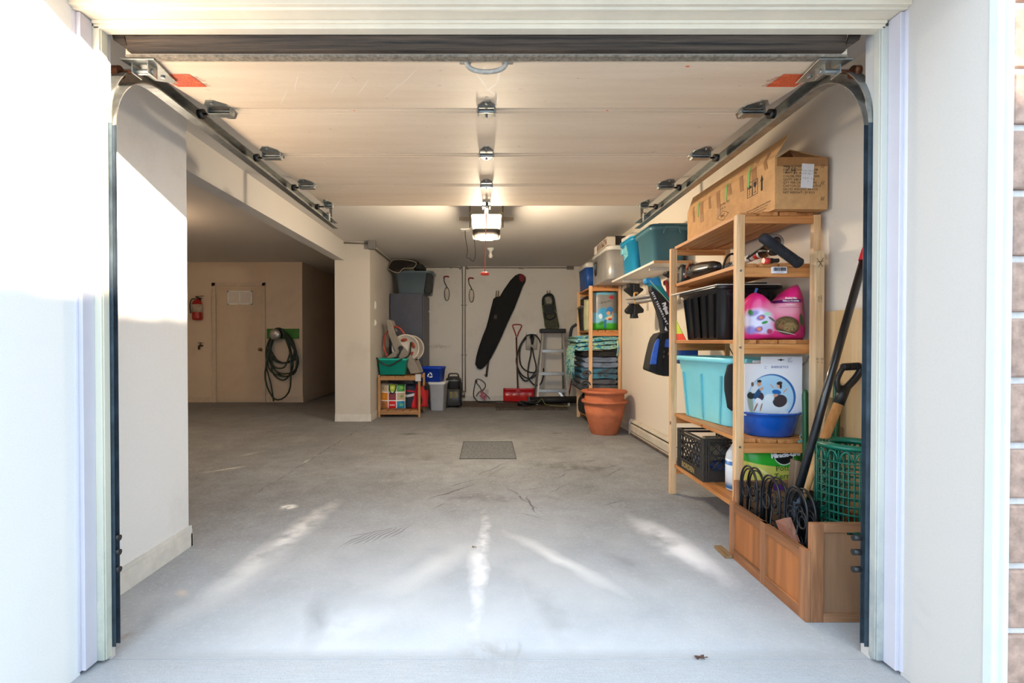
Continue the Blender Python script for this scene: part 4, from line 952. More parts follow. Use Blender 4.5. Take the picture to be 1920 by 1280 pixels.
def cord(name, label, P, r_, m_, n=6):
    return tag(MB().tube(bez([Vector(q) for q in P], n), r_, 6).build(name, m_), label, 'cord')
cl = MB()
for i in range(4):
    pts = [(.62+.10*math.cos(a_)*(1+.2*i)+.03*i, 8.1+.07*math.sin(a_+i), .05+.015*i+.02*math.sin(2*a_+i)) for a_ in [2*PI*k/16 for k in range(16)]]
    cl.tube(pts, .013, 6, closed=True)
tag(cl.build('coiled_cable', BLACK), 'small tangle of black cable at the end of the rolled awning', 'cable')
cord('extension_cord', 'thin yellow-green cord lying loose on the dark floor panel', [(.78, 8.15, .05), (.85, 8.05, .10), (.92, 8.15, .14), (.95, 8.0, .08), (1.05, 8.02, .05), (1.2, 8.0, .04), (1.38, 7.98, .042)], .006, mat('yellow_cord', '8b8a52', .6))
cord('power_cord', 'black power cord running along the floor from the wall outlet', [pt(892, 712, 8.9), pt(888, 735, 8.88), pt(890, 746, 8.8), (-.1, 8.7, .02), (.2, 8.6, .045), (.5, 8.5, .045), (.66, 8.2, .05)], .009, BLACK)
p = pt(896, 714, BY-.01)
ou = thing('wall_outlet', 'red and white wall outlet with plugged cords low on the back wall', 'outlet', (p.x, BY, p.z))
MB().box(p.x-.05, p.x+.03, BY-.012, BY, p.z-.06, p.z+.06).build('plate', WHITEP, ou, bevel=.003)
MB().box(p.x-.045, p.x-.01, BY-.05, BY-.012, p.z-.03, p.z+.03).build('plug', mat('plug_red', '7c1d1a', .5), ou, bevel=.004)
MB().tube(bez(PP([(894, 710), (902, 712), (909, 718), (910, 725), (905, 731), (898, 735), (893, 742)], 8.88)), .008, 6).tube(bez(PP([(892, 716), (899, 724), (904, 733), (912, 740), (919, 748)], 8.88)), .007, 6).build('lead', BLACK, ou)
m = MB(); random.seed(5)
for i in range(9):
    q = pt(904+random.uniform(-3, 7), 736+random.uniform(0, 12), 8.8); m.tube(bez([q, q+Vector((random.uniform(-.05, .05), 0, random.uniform(.02, .06))), q+Vector((random.uniform(-.06, .08), 0, random.uniform(-.05, .03)))], 3), .006, 6)
tag(m.build('pink_ribbon', mat('pink_ribbon', 'd05a7a', .6)), 'tangle of pink ribbon tied on the cords below the outlet', 'ribbon')
m = MB(); q = pt(913, 734, BY-.01); m.box(q.x-.03, q.x+.03, BY-.012, BY, q.z-.045, q.z+.045); tag(m.build('outlet_cover', mat('outlet_cover', 'cfc8bc', .5), bevel=.003), 'blank pale outlet cover just above the back baseboard', 'outlet')
# ================================================================ right side
PZ = wood('pine_post_z', 'e6c196', 'cb9b66', 'z', .55, 6); PX = wood('pine_rail_x', 'd99a5c', 'b3713a', 'x', .55, 6); PY = wood('pine_slat_y', 'd2945a', 'a86a36', 'y', .55, 5)
def shelf_unit(label, xa, xb, y0, y1, H, tops, xa2=None, xb2=None, nsl=4, pw=.045, pt_=.032):
    """post-and-slat pine shelf; y0 near frame, y1 far frame; xa2/xb2 the far frame's x"""
    xa2 = xa if xa2 is None else xa2; xb2 = xb if xb2 is None else xb2
    r = thing('pine_shelf', label, 'shelf', ((xa+xb)/2, (y0+y1)/2, 0))
    for (a, b, y) in ((xa, xb, y0), (xa2, xb2, y1)):
        for x in (a, b-pw*.8):
            o = MB().box(x, x+pw*(1 if x == a else .8), y-pt_/2, y+pt_/2, 0, H).build('post', PZ, r, bevel=.003)
        for z in tops:
            MB().box(a+pw, b-pw*.8, y-.012, y+.012, z-.073 if z < H-.05 else z-.06, z-.022).build('cross_rail', PX, r, bevel=.002)
    for z in tops:
        wv = (xb-xa-.0)/nsl
        for i in range(nsl):
            f0, f1 = i/nsl+.012, (i+1)/nsl-.012
            A = [xa+pw*.55+(xb-xa-pw)*f for f in (f0, f1)]; B = [xa2+pw*.55+(xb2-xa2-pw)*f for f in (f0, f1)]
            MB().prism([(A[0], y0-.014+(.02 if i in (0, nsl-1) else 0), z-.021), (A[1], y0-.014+(.02 if i in (0, nsl-1) else 0), z-.021), (B[1], y1+.014-(.02 if i in (0, nsl-1) else 0), z-.021), (B[0], y1+.014-(.02 if i in (0, nsl-1) else 0), z-.021)], (0, 0, .021)).build('slat', PY, r, bevel=.002)
    m = MB()
    for (ya, yb_) in ((y0, y1), (y1, y0)): m.cyl((xb-.01, ya, tops[1]+.02 if len(tops) < 4 else 1.06), (xb2-.01 if yb_ == y1 else xb-.01, yb_, .22), .004, 6)
    each(m, 'cross_brace', mat('brace_steel', '77736e', .4, .8), r)
    return r
T = [1.765, 1.499, 1.099, .579, .215]
ny, fy = 2.581, 3.521
su = shelf_unit('tall pine shelf beside the doorway loaded with bins, bags and boxes', 1.300, 1.740, ny, fy, 1.750, T, 1.312, 1.735)
m = MB(); X = 1.302
for z in T[1:]:
    for q in (z-.04,):
        m.cyl((1.323, ny-.0165, q), (1.323, ny-.019, q), .006, 10)
each(m, 'bolt_head', STEEL, su)
# barcode sticker on the rail
q0, q1 = pt(1449, 500, ny-.03), pt(1476, 512, ny-.03)
st = MB(); st.box(q0.x, q1.x, ny-.0275, ny-.0145, q1.z, q0.z, 0)
random.seed(2); x = q0.x+.006
while x < q1.x-.006:
    wd = random.choice((.0008, .0015, .0022)); st.box(x, x+wd, ny-.0283, ny-.0275, q1.z+.012, q0.z-.003, 1); x += wd+random.choice((.0008, .0015))
st.text('0 1028 3641', .008, face_mx(((q0.x+q1.x)/2, ny-.028, q1.z+.006), (1, 0, 0), (0, 0, 1)), 1)
st.build('barcode_sticker', [mat('sticker_white', 'eceaf0', .5, 0, 0), INK], su)

# -- cardboard carton on the top shelf
CB = art('corrugated_cardboard', 'd6a46c', [('r', -.05, .1, .01, .01, 0, 'c79a6a', .1, 0)], (1, 2), .75, var=.1)
CBI = mat('cardboard_inside', 'a87440', .85, 0, .1)
cx0, cx1, cy0, cy1, cz0, cz1 = 1.475, 1.745, 2.525, 3.62, 1.767, 2.035
ct = thing('cardboard_carton', 'long brown cardboard carton with open flaps on top of the pine shelf', 'cardboard box', ((cx0+cx1)/2, (cy0+cy1)/2, cz0))
th = .005
m = MB()
m.box(cx0, cx0+th, cy0, cy1, cz0, cz1).box(cx1-th, cx1, cy0, cy1, cz0, cz1-.01).box(cx0+th, cx1-th, cy0, cy0+th, cz0, cz1-.004).box(cx0+th, cx1-th, cy1-th, cy1, cz0, cz1).box(cx0+th, cx1-th, cy0+th, cy1-th, cz0, cz0+th)
m.build('carton_body', CB, ct)
MB().prism([(cx0+th, cy0, cz1), (cx0+.06, cy0-.02, cz1+.105), (cx0+.03, cy1-.03, cz1+.10), (cx0+th, cy1, cz1)], (-.004, 0, 0)).build('raised_flap', CB, ct)
MB().prism([(cx0+.10, cy0+.004, cz1-.004), (cx1-.01, cy0+.004, cz1-.004), (cx1-.10, cy0+.16, cz1+.09)], (0, .005, .003)).build('end_flap', CBI, ct)
MB().prism([(cx1-.004, cy0, cz1-.01), (cx1-.11, cy0+.14, cz1+.085), (cx1-.11, cy1-.1, cz1+.06), (cx1-.004, cy1, cz1-.01)], (0, 0, .005)).build('side_flap', CB, ct)
CT = mat('packing_tape', 'b07b48', .3, 0, .1, 20, coat=.5); GT = mat('green_tape', '7cb85a', .5, 0, .05)
m = MB(); random.seed(9)
for y, wd, dn in ((3.5, .03, .10), (3.36, .05, .13), (3.25, .03, .07), (3.12, .045, .15), (2.98, .04, .06), (2.84, .04, .08), (2.70, .05, .09), (2.60, .03, .04)):
    m.prism([(cx0-.0008, y, cz1+.001), (cx0-.0008, y+wd, cz1+.001), (cx0-.0008, y+wd-.012, cz1-dn), (cx0-.0008, y-.012, cz1-dn)], (-.0006, 0, 0))
    m.prism([(cx0-.001, y+.004, cz1), (cx0-.001, y+wd, cz1), (cx0+.022, y+wd, cz1+.05), (cx0+.022, y+.004, cz1+.05)], (-.0006, 0, .0006))
m.box(cx0+.01, cx1, cy0-.0008, cy0, cz1-.05, cz1-.004)
each(m, 'packing_tape', CT, ct)
m = MB()
for y in (3.42, 3.02, 2.76):
    m.prism([(cx0-.0016, y, cz1+.002), (cx0-.0016, y+.028, cz1+.002), (cx0-.0016, y+.030, cz1-.07), (cx0-.0016, y+.010, cz1-.085)], (-.0008, 0, 0))
    m.prism([(cx0-.0018, y, cz1), (cx0-.0018, y+.026, cz1), (cx0+.012, y+.02, cz1+.035), (cx0+.012, y, cz1+.035)], (-.0008, 0, .0008))
each(m, 'green_tape', GT, ct)
m = MB()
S_ = lambda y, z: face_mx((cx0-.001, y, z), (0, -1, 0), (0, 0, 1))   # side face, reading toward the camera
def lines(m, M, P, w_=.0022, mi=0):
    for a, b in zip(P, P[1:]):
        a = Vector((*a, 0)); b = Vector((*b, 0)); d = (b-a).normalized(); n = Vector((-d.y, d.x, 0))*w_/2; d = d*w_/2
        m.prism([a-n-d, b-n+d, b+n+d, a+n-d], (0, 0, .0005), mi, M)
M = S_(2.71, 1.937)
for k, x in enumerate((-.055, .0)):
    lines(m, M, [(x-.024, -.04), (x+.024, -.04), (x+.024, .04), (x-.024, .04), (x-.024, -.04)], .0025)
m.prism([(-.075, .008, 0), (-.068, .020, 0), (-.055, .026, 0), (-.042, .020, 0), (-.035, .008, 0)], (0, 0, .0006), 0, M); lines(m, M, [(-.055, .01), (-.055, -.025), (-.062, -.028)], .003)
m.prism([(-.014, .028, 0), (.014, .028, 0), (.012, .008, 0), (.003, -.002, 0), (-.003, -.002, 0), (-.012, .008, 0)], (0, 0, .0006), 0, M); lines(m, M, [(0, 0), (0, -.025)], .003); lines(m, M, [(-.01, -.028), (.01, -.028)], .003)
m.prism([(.052, .012, 0), (.066, .045, 0), (.08, .012, 0), (.073, .012, 0), (.073, -.04, 0), (.059, -.04, 0), (.059, .012, 0)], (0, 0, .0006), 0, M)
M = S_(3.08, 1.875); lines(m, M, [(-.075, 0), (0, .030), (.075, 0), (0, -.030), (-.075, 0)], .002); m.text('RAZ', .028, M, 0)
m.text('ITEM NO.: 3721', .02, S_(3.06, 1.945), 0); m.text('N  W   N', .018, S_(3.08, 1.92), 0)
m.text('LEVEL: 479465\nBARCODE: 490\nCARTON :  09', .016, S_(3.06, 1.808), 0); m.text('QTY: 67', .014, S_(2.87, 1.80), 0)
m.text('This box is printed with dry water adhesive\nfor the convenience of your order\nnot made by machine or hand\nCARTON NO 24', .0135, S_(2.68, 1.80), 0)
F_ = lambda x, z: face_mx((x, cy0-.001, z), (1, 0, 0), (0, 0, 1))
m.text('ITEM NUMBER: 4215 L\nDESCRIPTION & COLOR\nTAG TYPE: ADULT 2500\nCOLOR: MIXED       02500\nQNTY: 24K-RC        04\nQTY PER CARTON: 1PC\nCARTON DIM: 70x47x19 H\nGROSS WEIGHT: 34 KGS\nNET WEIGHT:  31 KGS', .0165, F_(cx0+.04, 1.917), 0, 'LEFT')
for z in (1.985, 1.90, 1.82):
    for k in (0, 1): lines(m, F_(cx1-.032+k*.010, z), [(-.004, -.008), (.004, .008)], .002)
M = F_(cx0+.075, 1.965); lines(m, M, [(-.03, .02), (.0, .016), (-.022, -.012), (.008, -.010)], .0028); lines(m, M, [(.012, .012), (.01, -.004), (.03, -.002)], .0028); lines(m, M, [(.026, .014), (.024, -.02)], .0028)
m.build('printing', INK, ct)
m = MB(); M = face_mx((1.64, cy0-.002, 1.935), (1, 0, -.06), (.06, 0, 1)); m.prism([(-.032, -.062, 0), (.03, -.062, 0), (.03, .062, 0), (-.032, .062, 0)], (0, 0, .0008), 0, M)
M2 = M @ Matrix.Translation((0, 0, .0012))
m.text('From 1/8 th\nLunar tag 1/5\n\nE B M   R\n  J', .013, M2, 1)
m.build('paper_note', [mat('note_white', 'e6e2e2', .6, 0, .02), mat('grey_ink', 'a9a4a2', .8, 0, 0)], ct)

# -- shelf 2: folded scooter
zs = T[1]
y_ = 2.50; a = pt(1432, 446, 2.47); b = pt(1497, 493, 2.47)
sc_ = thing('folded_scooter', 'folded kick scooter with a black T-bar grip lying on the second shelf', 'scooter', tuple(pt(1440, 495, 2.7)))
m = MB(); d = (b-a); m.tube([a-d*.08, a-d*.02, a+d*.25, a+d*.5, a+d*.8, b+d*.02, b+d*.07], [.018, .026, .023, .024, .023, .028, .019], 16)
for i in range(18): m.tube([a+d*(.04+i*.05), a+d*(.055+i*.05)], .0262, 16)
m.build('handlebar_grip', mat('foam_black', '23242a', .75, 0, .1), sc_)
p0, p1 = pt(1350, 506, 3.1), pt(1446, 468, 2.62)
MB().tube([p0, p1], .021, 18).build('steering_tube', mat('white_tube', 'e6e2dc', .3, 0, .05, coat=.5), sc_)
dd = (p1-p0).normalized(); m = MB(); up = Vector((0, 0, 1)); nn = dd.cross(up).normalized(); nn = -nn if nn.y > 0 else nn
um = nn.cross(dd).normalized(); um = um if um.z > 0 else -um
def TB(f, off=.0215): return face_mx(p0+(p1-p0)*f+nn*off+um*.004, dd, um)
m.text('OZBA', .026, TB(.27), 0, bold=.001); m.build('lettering', INK, sc_)
m = MB(); m.tube([p0+(p1-p0)*.74, p0+(p1-p0)*.80], .0218, 18, 0); m.tube([p0+(p1-p0)*.65, p0+(p1-p0)*.67], .0218, 18, 1); m.build('tube_graphics', [mat('scooter_red', 'd0301c', .4), INK], sc_)
q = (a+b)/2
m = MB(); m.tube([p0+(p1-p0)*.86, p1+dd*.05], .03, 16); m.tube([p1-dd*.02, q+Vector((-.01, .03, .0))], [.03, .02], 14); m.tube([p1+Vector((0, 0, .01)), p1+Vector((.03, 0, .035))], .018, 12); m.build('clamp', mat('gloss_black', '121214', .2, 0, 0, coat=1), sc_)
wq = pt(1455, 452, 2.72)
m = MB(); mm = Matrix.Translation(wq) @ Matrix.Rotation(math.radians(75), 4, 'X'); m.lathe([(.001, -.01), (.03, -.01), (.041, -.006), (.041, .006), (.03, .010), (.001, .010)], (0, 0, 0), 28, mx=mm); m.build('wheel', mat('grey_wheel', 'b6b2ac', .35, .2, .2, 60), sc_)
m = MB(); m.lathe([(.001, -.011), (.022, -.011), (.022, .012), (.001, .012)], (0, 0, 0), 20, mx=mm); m.build('wheel_hub', mat('hub_dark', '5c5854', .4, .5), sc_)
r0 = pt(1437, 489, 2.56); MB().tube([r0+Vector((-.012, 0, 0)), r0+Vector((.03, 0, .001)), r0+Vector((.034, 0, .001)), r0+Vector((.062, .0, .002))], [.012, .014, .011, .011], 14).build('grip_end', BLACK, sc_)
MB().tube([r0+Vector((-.016, 0, 0)), r0+Vector((.014, 0, 0))], .0155, 14).build('quick_release', mat('knob_red', 'e23a34', .35), sc_)
MB().tube(bez([pt(1400, 485, 2.75), pt(1420, 470, 2.7), pt(1435, 459, 2.62)]), .006, 6).build('brake_cable', BLACK, sc_)
MB().tube(bez([pt(1353, 512, 2.95), pt(1356, 500, 2.95), pt(1362, 483, 2.95), pt(1372, 476, 2.95), pt(1383, 478, 2.95)]), .007, 6).build('brake_cable', BLACK, sc_)
# winter boot on its side
q0, q1 = pt(1297, 505, 3.3), pt(1350, 500, 2.98)
bt = thing('winter_boot', 'shiny black winter boot with fur trim lying on the second shelf', 'boot', (1.44, 3.12, zs))
B0, B1 = Vector((1.408, 3.36, zs+.058)), Vector((1.415, 3.02, zs+.05)); D_ = B1-B0
MB().tube([B0, B0+D_*.05, B0+D_*.45, B0+D_*.6, B0+D_*.85, B1, B1+D_*.05], [.05, .056, .055, .05, .042, .03, .012], 20).build('boot_shaft', mat('boot_black', '18171a', .25, 0, .05, coat=.6), bt)
m = MB(); random.seed(4)
for i in range(260):
    a_ = random.random()*2*PI; f = random.uniform(-.02, .10); c_ = B0+D_*f+Vector((math.cos(a_)*.054, 0, math.sin(a_)*.054)); e_ = c_+Vector((math.cos(a_)*.012+random.uniform(-.008, .008), -random.uniform(-.01, .02), math.sin(a_)*.012+random.uniform(-.008, .008)))
    if c_.z-.01 > zs: m.add([c_, c_+Vector((.004, .003, 0)), e_], [(0, 1, 2)])
m.build('fur_trim', mat('fur_tan', '8b6f4e', .9, 0, .3, 60), bt)
MB().tube([B0+D_*.2+Vector((-.045, 0, -.03)), B0+D_*.2+Vector((-.052, 0, .03))], .005, 6).build('buckle', STEEL, bt)
sh_ = thing('black_shoe', 'black work shoe with orange laces at the far end of the second shelf', 'shoe', (1.40, 3.46, zs))
MB().puff([(1.355, zs+.0, zs+.10, 3.45, .05), (1.37, zs, zs+.13, 3.46, .09), (1.41, zs, zs+.115, 3.46, .10), (1.46, zs, zs+.085, 3.46, .09), (1.49, zs, zs+.05, 3.46, .05)], amp=.004).build('upper', mat('shoe_black', '1b1c1c', .5), sh_)
MB().puff([(1.35, zs, zs+.02, 3.455, .07), (1.37, zs, zs+.02, 3.46, .105), (1.46, zs, zs+.02, 3.46, .10), (1.495, zs, zs+.02, 3.46, .06)]).build('sole', RUBBER, sh_)
m = MB()
for i in range(5): z = zs+.035+i*.016; m.tube(bez([(1.375+i*.002, 3.408, z), (1.395, 3.39, z+.02), (1.42, 3.41, z+.004)], 4), .009, 7)
m.build('laces', mat('orange_lace', 'c4673a', .7, 0, .2), sh_)
m = MB(); m.text('SHOX', .02, face_mx((1.385, 3.405, zs+.055), (1, 0, 0), (0, 0, 1)), 0, bold=.001)
m.build('lettering', WHITEINK, sh_)

# -- shelf 3: black crate, foam board, pink bag
z3 = T[2]+.001
tote('black_crate', 'translucent black ribbed storage crate on the third shelf behind the pink bag', 'storage crate', TM(1.53, 3.14, z3, 0), .60, .37, .315, '1b1b1e', taper=.86, ribs=5, handle=False, band=.08, rough=.25, rimh=.02)
tag(MB().prism([(1.312, 3.50, 1.4175), (1.337, 2.86, 1.4175), (1.70, 2.85, 1.4175), (1.70, 3.50, 1.4175)], (0, 0, .006)).build('foam_board', mat('foam_white', 'e2ddd4', .6, 0, .03)), 'thin white board lying across the rim of the black crate', 'board')
tag(MB().prism([(1.42, 2.90, 1.4255), (1.63, 2.86, 1.4255), (1.66, 3.3, 1.4255), (1.45, 3.3, 1.4255)], (0, 0, .008)).build('black_tray', BLACK, bevel=.003), 'flat black tray lying on the white board', 'tray')
random.seed(21)
pe = [('r', .155, .235, .5, .10, 0, 'e0287c', .4, 1), ('e', .19, .16, .16, .07, 0, 'f0a8bf', .7, .9),
      ('e', .05, .10, .085, .075, 0, 'd9d6ee', .4, 1), ('e', .03, .14, .03, .02, 20, '8d7cc4', .5, 1), ('e', .085, .055, .05, .035, 0, 'cfc8ea', .5, 1), ('e', .02, .05, .03, .03, 0, '8f7fc8', .5, 1),
      ('e', .06, .116, .024, .017, 30, '7a4f9a', .4, 1), ('e', .062, .116, .012, .010, 0, 'd9734e', .4, 1), ('e', .052, .056, .022, .018, 30, '7a4f9a', .4, 1), ('e', .052, .056, .012, .012, 0, 'e0764a', .4, 1),
      ('e', .105, .042, .020, .018, 0, 'b8406a', .4, 1), ('e', .02, .145, .012, .018, 20, '2f7a3a', .3, 1), ('e', .078, .09, .018, .008, 15, '3a9a4c', .3, 1), ('e', .09, .135, .02, .01, 0, '9fdcb4', .4, 1),
      ('e', .195, .074, .072, .052, -8, '51402c', .12, 1), ('e', .185, .085, .06, .035, 0, '7d6a44', .4, (1, 90)), ('e', .21, .065, .05, .03, 0, 'a08a5c', .4, (1, 120)), ('e', .165, .07, .022, .016, 0, '9a5f48', .5, (1, 60)),
      ('e', .115, .105, .03, .007, -35, '6c6a66', .3, 1), ('e', .19, .037, .072, .0018, -12, 'e8e2da', .2, 1), ('e', .285, .105, .022, .04, 20, '3f6a34', .3, 1), ('e', .295, .17, .014, .03, 0, 'b07a6a', .6, .8),
      ('r', .2, .203, .092, .009, 2, '6b1a6a', .05, 1), ('r', .16, .012, .3, .013, 0, 'df2f84', .05, 1)]
pbx0 = 1.388
bagm = art('pink_bag_print', 'e4317e', [(k, x-.158, z, a1, a2, an, h_, s_, o_) for k, x, z, a1, a2, an, h_, s_, o_ in pe], (0, 2), .28, distort=.004, dscale=18, var=.04)
tops = [(0, .19), (.02, .225), (.05, .25), (.08, .243), (.11, .215), (.14, .195), (.165, .198), (.19, .225), (.22, .255), (.25, .280), (.275, .297), (.29, .280), (.305, .24), (.318, .2)]
m = MB(); m.puff([(pbx0+x, z3, z3+t_, 2.665, .05+.10*min(1, 5*min(x, .318-x)/.318)) for x, t_ in tops], amp=.008, fr=22, n=28, e=.5)
pb = thing('potting_soil_bag', 'bright pink bag of orchid potting mix on the third shelf', 'soil bag', (pbx0+.158, 2.665, z3)); m.build('body', bagm, pb)
m = MB(); fm = lambda x, z, s_=0: face_mx((pbx0+x, 2.578, z3+z), (1, 0, s_), (0, 0, 1))
m.text('Orchid Mix', .013, fm(.205, .217), 0, bold=.0006); m.text('Mélange Orchidée', .0115, fm(.205, .203), 0, bold=.0004); m.text('0.10-0.05-0.17', .009, fm(.205, .182), 0, bold=.0003)
m.build('lettering', WHITEINK, pb)
m = MB(); m.text('FOR ORCHIDS AND TROPICAL PLANTS', .0065, fm(.20, .168), 0); m.build('small_print', mat('plum_ink', '7a2050', .7, 0, 0), pb)
# blue scrap behind
tag(MB().bar((1.50, 2.79, 1.30), (1.525, 2.78, 1.39), .02, .012).bar((1.525, 2.78, 1.34), (1.56, 2.78, 1.28), .012, .01).build('blue_strap', mat('blue_strap', '3f74c4', .5)), 'short blue strap poking out behind the pink bag', 'strap')
# green and red folder behind the near-left post
tag(MB().prism([(1.352, 3.33, z3), (1.348, 3.49, z3+.14), (1.352, 3.49, z3)], (-.004, 0, 0)).build('paper_folder', art('folder_print', 'c8d84a', [('r', 0, .0, 1, .045, 0, 'e0402c', .05, 1)], (1, 2), .5)), 'thin lime and red paper folder leaning against the black crate', 'folder')

# -- shelf 4: turquoise tote, box in blue tub
z4 = T[3]+.001
tote('turquoise_tote', 'large open turquoise storage tote on the fourth shelf', 'storage tote', TM(1.535, 3.195, z4, 7.5), .60, .315, .412, '93ecf6', taper=.84, ribs=3, band=.22, rim=.012, rimh=.03)
gl = MB(); gl.puff([(1.395, .80, .90, 2.875, .02), (1.41, .70, .955, 2.87, .04), (1.43, .685, .96, 2.865, .045), (1.455, .70, .955, 2.865, .04), (1.47, .74, .94, 2.865, .02)], amp=.008, fr=16, n=20)
tag(gl.build('black_cloth', mat('black_cloth', '222224', .85, 0, .15)), 'black padded cloth hanging over the near corner of the turquoise tote', 'cloth')
tb = thing('wash_tub', 'blue plastic wash tub on the fourth shelf with the white box in it', 'tub', (1.548, 2.70, z4))
MB().lathe([(.001, .004), (.115, 0), (.128, .008), (.150, .10), (.156, .118), (.168, .122), (.168, .130), (.153, .131), (.147, .11), (.122, .014), (.001, .014)], (1.548, 2.70, z4), 48, sy=.80).build('tub', mat('tub_blue', '1557b4', .25, 0, .05, coat=.3), tb)
ebx0, ebx1, eby, ebz0, ebz1 = 1.395, 1.705, 2.655, .69, 1.009
eb = thing('fitness_ball_box', 'white box with a blue oval photo of people exercising standing in the blue tub', 'cardboard box', ((ebx0+ebx1)/2, eby+.04, ebz0))
WW = (ebx1-ebx0); e = []
def E(px, py, rx, ry, an, hx, so=.1, op=1, k='e'):
    p = pt(px, py, eby); e.append((k, p.x-(ebx0+ebx1)/2, p.z-ebz0, rx/FPX*eby, ry/FPX*eby, an, hx, so, op))
Z = lambda X_, Y_: (1360+X_*300/1920, 660+Y_*200/1280)
E(*Z(560, 540), 45, 44, 0, '2f6cb0', .02); E(*Z(545, 548), 43.5, 43, 0, 'b6dcf2', .03); E(*Z(560, 430), 36, 22, 0, 'a9d4f0', .6); E(*Z(540, 650), 40, 17, 0, 'e6eef2', .3)
E(*Z(700, 740), 10, 8, 0, 'eef2f6', .2)
E(*Z(300, 600), 6, 24, 8, '9fae9c', .3)
E(*Z(655, 585), 14, 12, 15, '42393e', .06); E(*Z(615, 480), 9, 5, -10, '1c6cb8', .1); E(*Z(600, 520), 6, 3, 20, 'd9a184', .2); E(*Z(645, 400), 5, 6, 0, 'e0b294', .1); E(*Z(650, 372), 6, 3.5, 10, '3a2a24', .2); E(*Z(665, 405), 2.5, 6, 0, '3a2a24', .2)
E(*Z(560, 410), 6, 1.2, -48, 'd9a184', .2); E(*Z(715, 465), 7, 1.3, 50, 'd9a184', .2); E(*Z(525, 550), 11, 9, 0, 'e9f1f6', .3)
E(*Z(310, 520), 8, 7, 0, '2b3436', .1); E(*Z(425, 530), 6, 8, 10, '463a48', .1); E(*Z(385, 500), 5, 12, -30, '28527f', .15); E(*Z(350, 440), 6, 10, -30, 'dfe6ee', .2); E(*Z(405, 375), 4.5, 6, 0, 'd8a68a', .1); E(*Z(408, 348), 4.5, 3, 0, '2a2220', .2); E(*Z(325, 385), 3, 5, 0, '7a5a48', .3)
E(*Z(435, 440), 5, 3, 40, 'd8a68a', .2); E(*Z(400, 590), 8, 6, -35, 'f4f5f7', .2); E(*Z(365, 660), 1.8, 10, -25, 'a8795e', .2); E(*Z(430, 660), 1.6, 9, -15, 'b88a6c', .2)
e.append(('r', 0, 0, .001, .001, 0, 'f1f2f6', .1, 0))
m = MB(); ym = eby+.085; xs = pt(1431, 0, eby).x
m.box(ebx0, ebx1, eby, ym, ebz0, .970).box(xs, ebx1, eby, eby+.004, .970, ebz1).box(xs, ebx1, ym-.004, ym, .97, .985)
bx = m.build('box_body', art('box_print', 'eff0f5', e, (0, 2), .45, var=0), eb, bevel=.001)
m = MB(); p = pt(1462, 688, eby); m.text('ENERGETICS', .0165, face_mx((p.x, eby-.001, p.z), (1, 0, 0), (0, 0, 1)), 0, bold=.0002)
for L_ in (((1446, 674), (1481, 673.5)),): pass
p = pt(1481, 675, eby); lines(m, face_mx((p.x, eby-.001, p.z), (1, 0, .1), (0, 0, 1)), [(.011, .012), (-.008, .011), (-.011, -.010), (.009, -.011), (.010, -.002)], .0012); lines(m, face_mx((p.x, eby-.001, p.z), (1, 0, .1), (0, 0, 1)), [(.006, .005), (-.004, .004), (-.005, -.004), (.004, -.005)], .0012)
p = pt(1436, 688.5, eby); lines(m, face_mx((p.x, eby-.001, p.z), (1, 0, 0), (0, 0, 1)), [(.006, .006), (-.004, .006), (-.006, -.006), (.004, -.006)], .001)
m.build('lettering', mat('slate_ink', '4d6096', .7, 0, 0), eb)
m = MB(); p = pt(1464, 674.5, eby); m.box(p.x-.017, p.x+.017, eby-.001, eby-.0002, p.z-.002, p.z+.002).cyl((p.x, eby-.0012, p.z), (p.x, eby-.0002, p.z), .006, 12)
m.build('hang_hole', INK, eb)

# -- bottom shelf: milk crate, jug, soil bag
z5 = T[4]+.001
mc = thing('milk_crate', 'black plastic milk crate of odds and ends on the bottom shelf', 'milk crate', (1.51, 3.26, z5))
kx0, kx1, ky0, ky1, kh = 1.352, 1.655, 3.058, 3.462, .268
m = MB(); b_ = .012
for z0, z1 in ((0, .07), (.155, .168), (.235, .25), (.255, .268)):
    m.box(kx0, kx1, ky0, ky0+.006, z5+z0, z5+z1).box(kx0, kx1, ky1-.006, ky1, z5+z0, z5+z1).box(kx0, kx0+.006, ky0, ky1, z5+z0, z5+z1).box(kx1-.006, kx1, ky0, ky1, z5+z0, z5+z1)
for z0 in (0, .064, .155, .235, .262):
    m.box(kx0-.005, kx1+.005, ky0-.005, ky0, z5+z0, z5+z0+.006).box(kx0-.005, kx0, ky0-.005, ky1, z5+z0, z5+z0+.006)
for x, y in ((kx0, ky0), (kx1, ky0), (kx0, ky1), (kx1, ky1)):
    for s_ in (0, 1, 2): m.box(x-.006+(-.0)+(s_*.016*(1 if x == kx0 else -1)), x+.004+(s_*.016*(1 if x == kx0 else -1)), y-.006, y+.006, z5, z5+kh)
    for s_ in (1, 2): m.box(x-.006, x+.006, y+(s_*.016*(1 if y == ky0 else -1))-.004, y+(s_*.016*(1 if y == ky0 else -1))+.004, z5, z5+kh)
m.box(kx0, kx1, ky0, ky1, z5, z5+.006)
m.build('crate_frame', mat('crate_black', '37332f', .5, 0, .1), mc, bevel=.001)
m = MB()
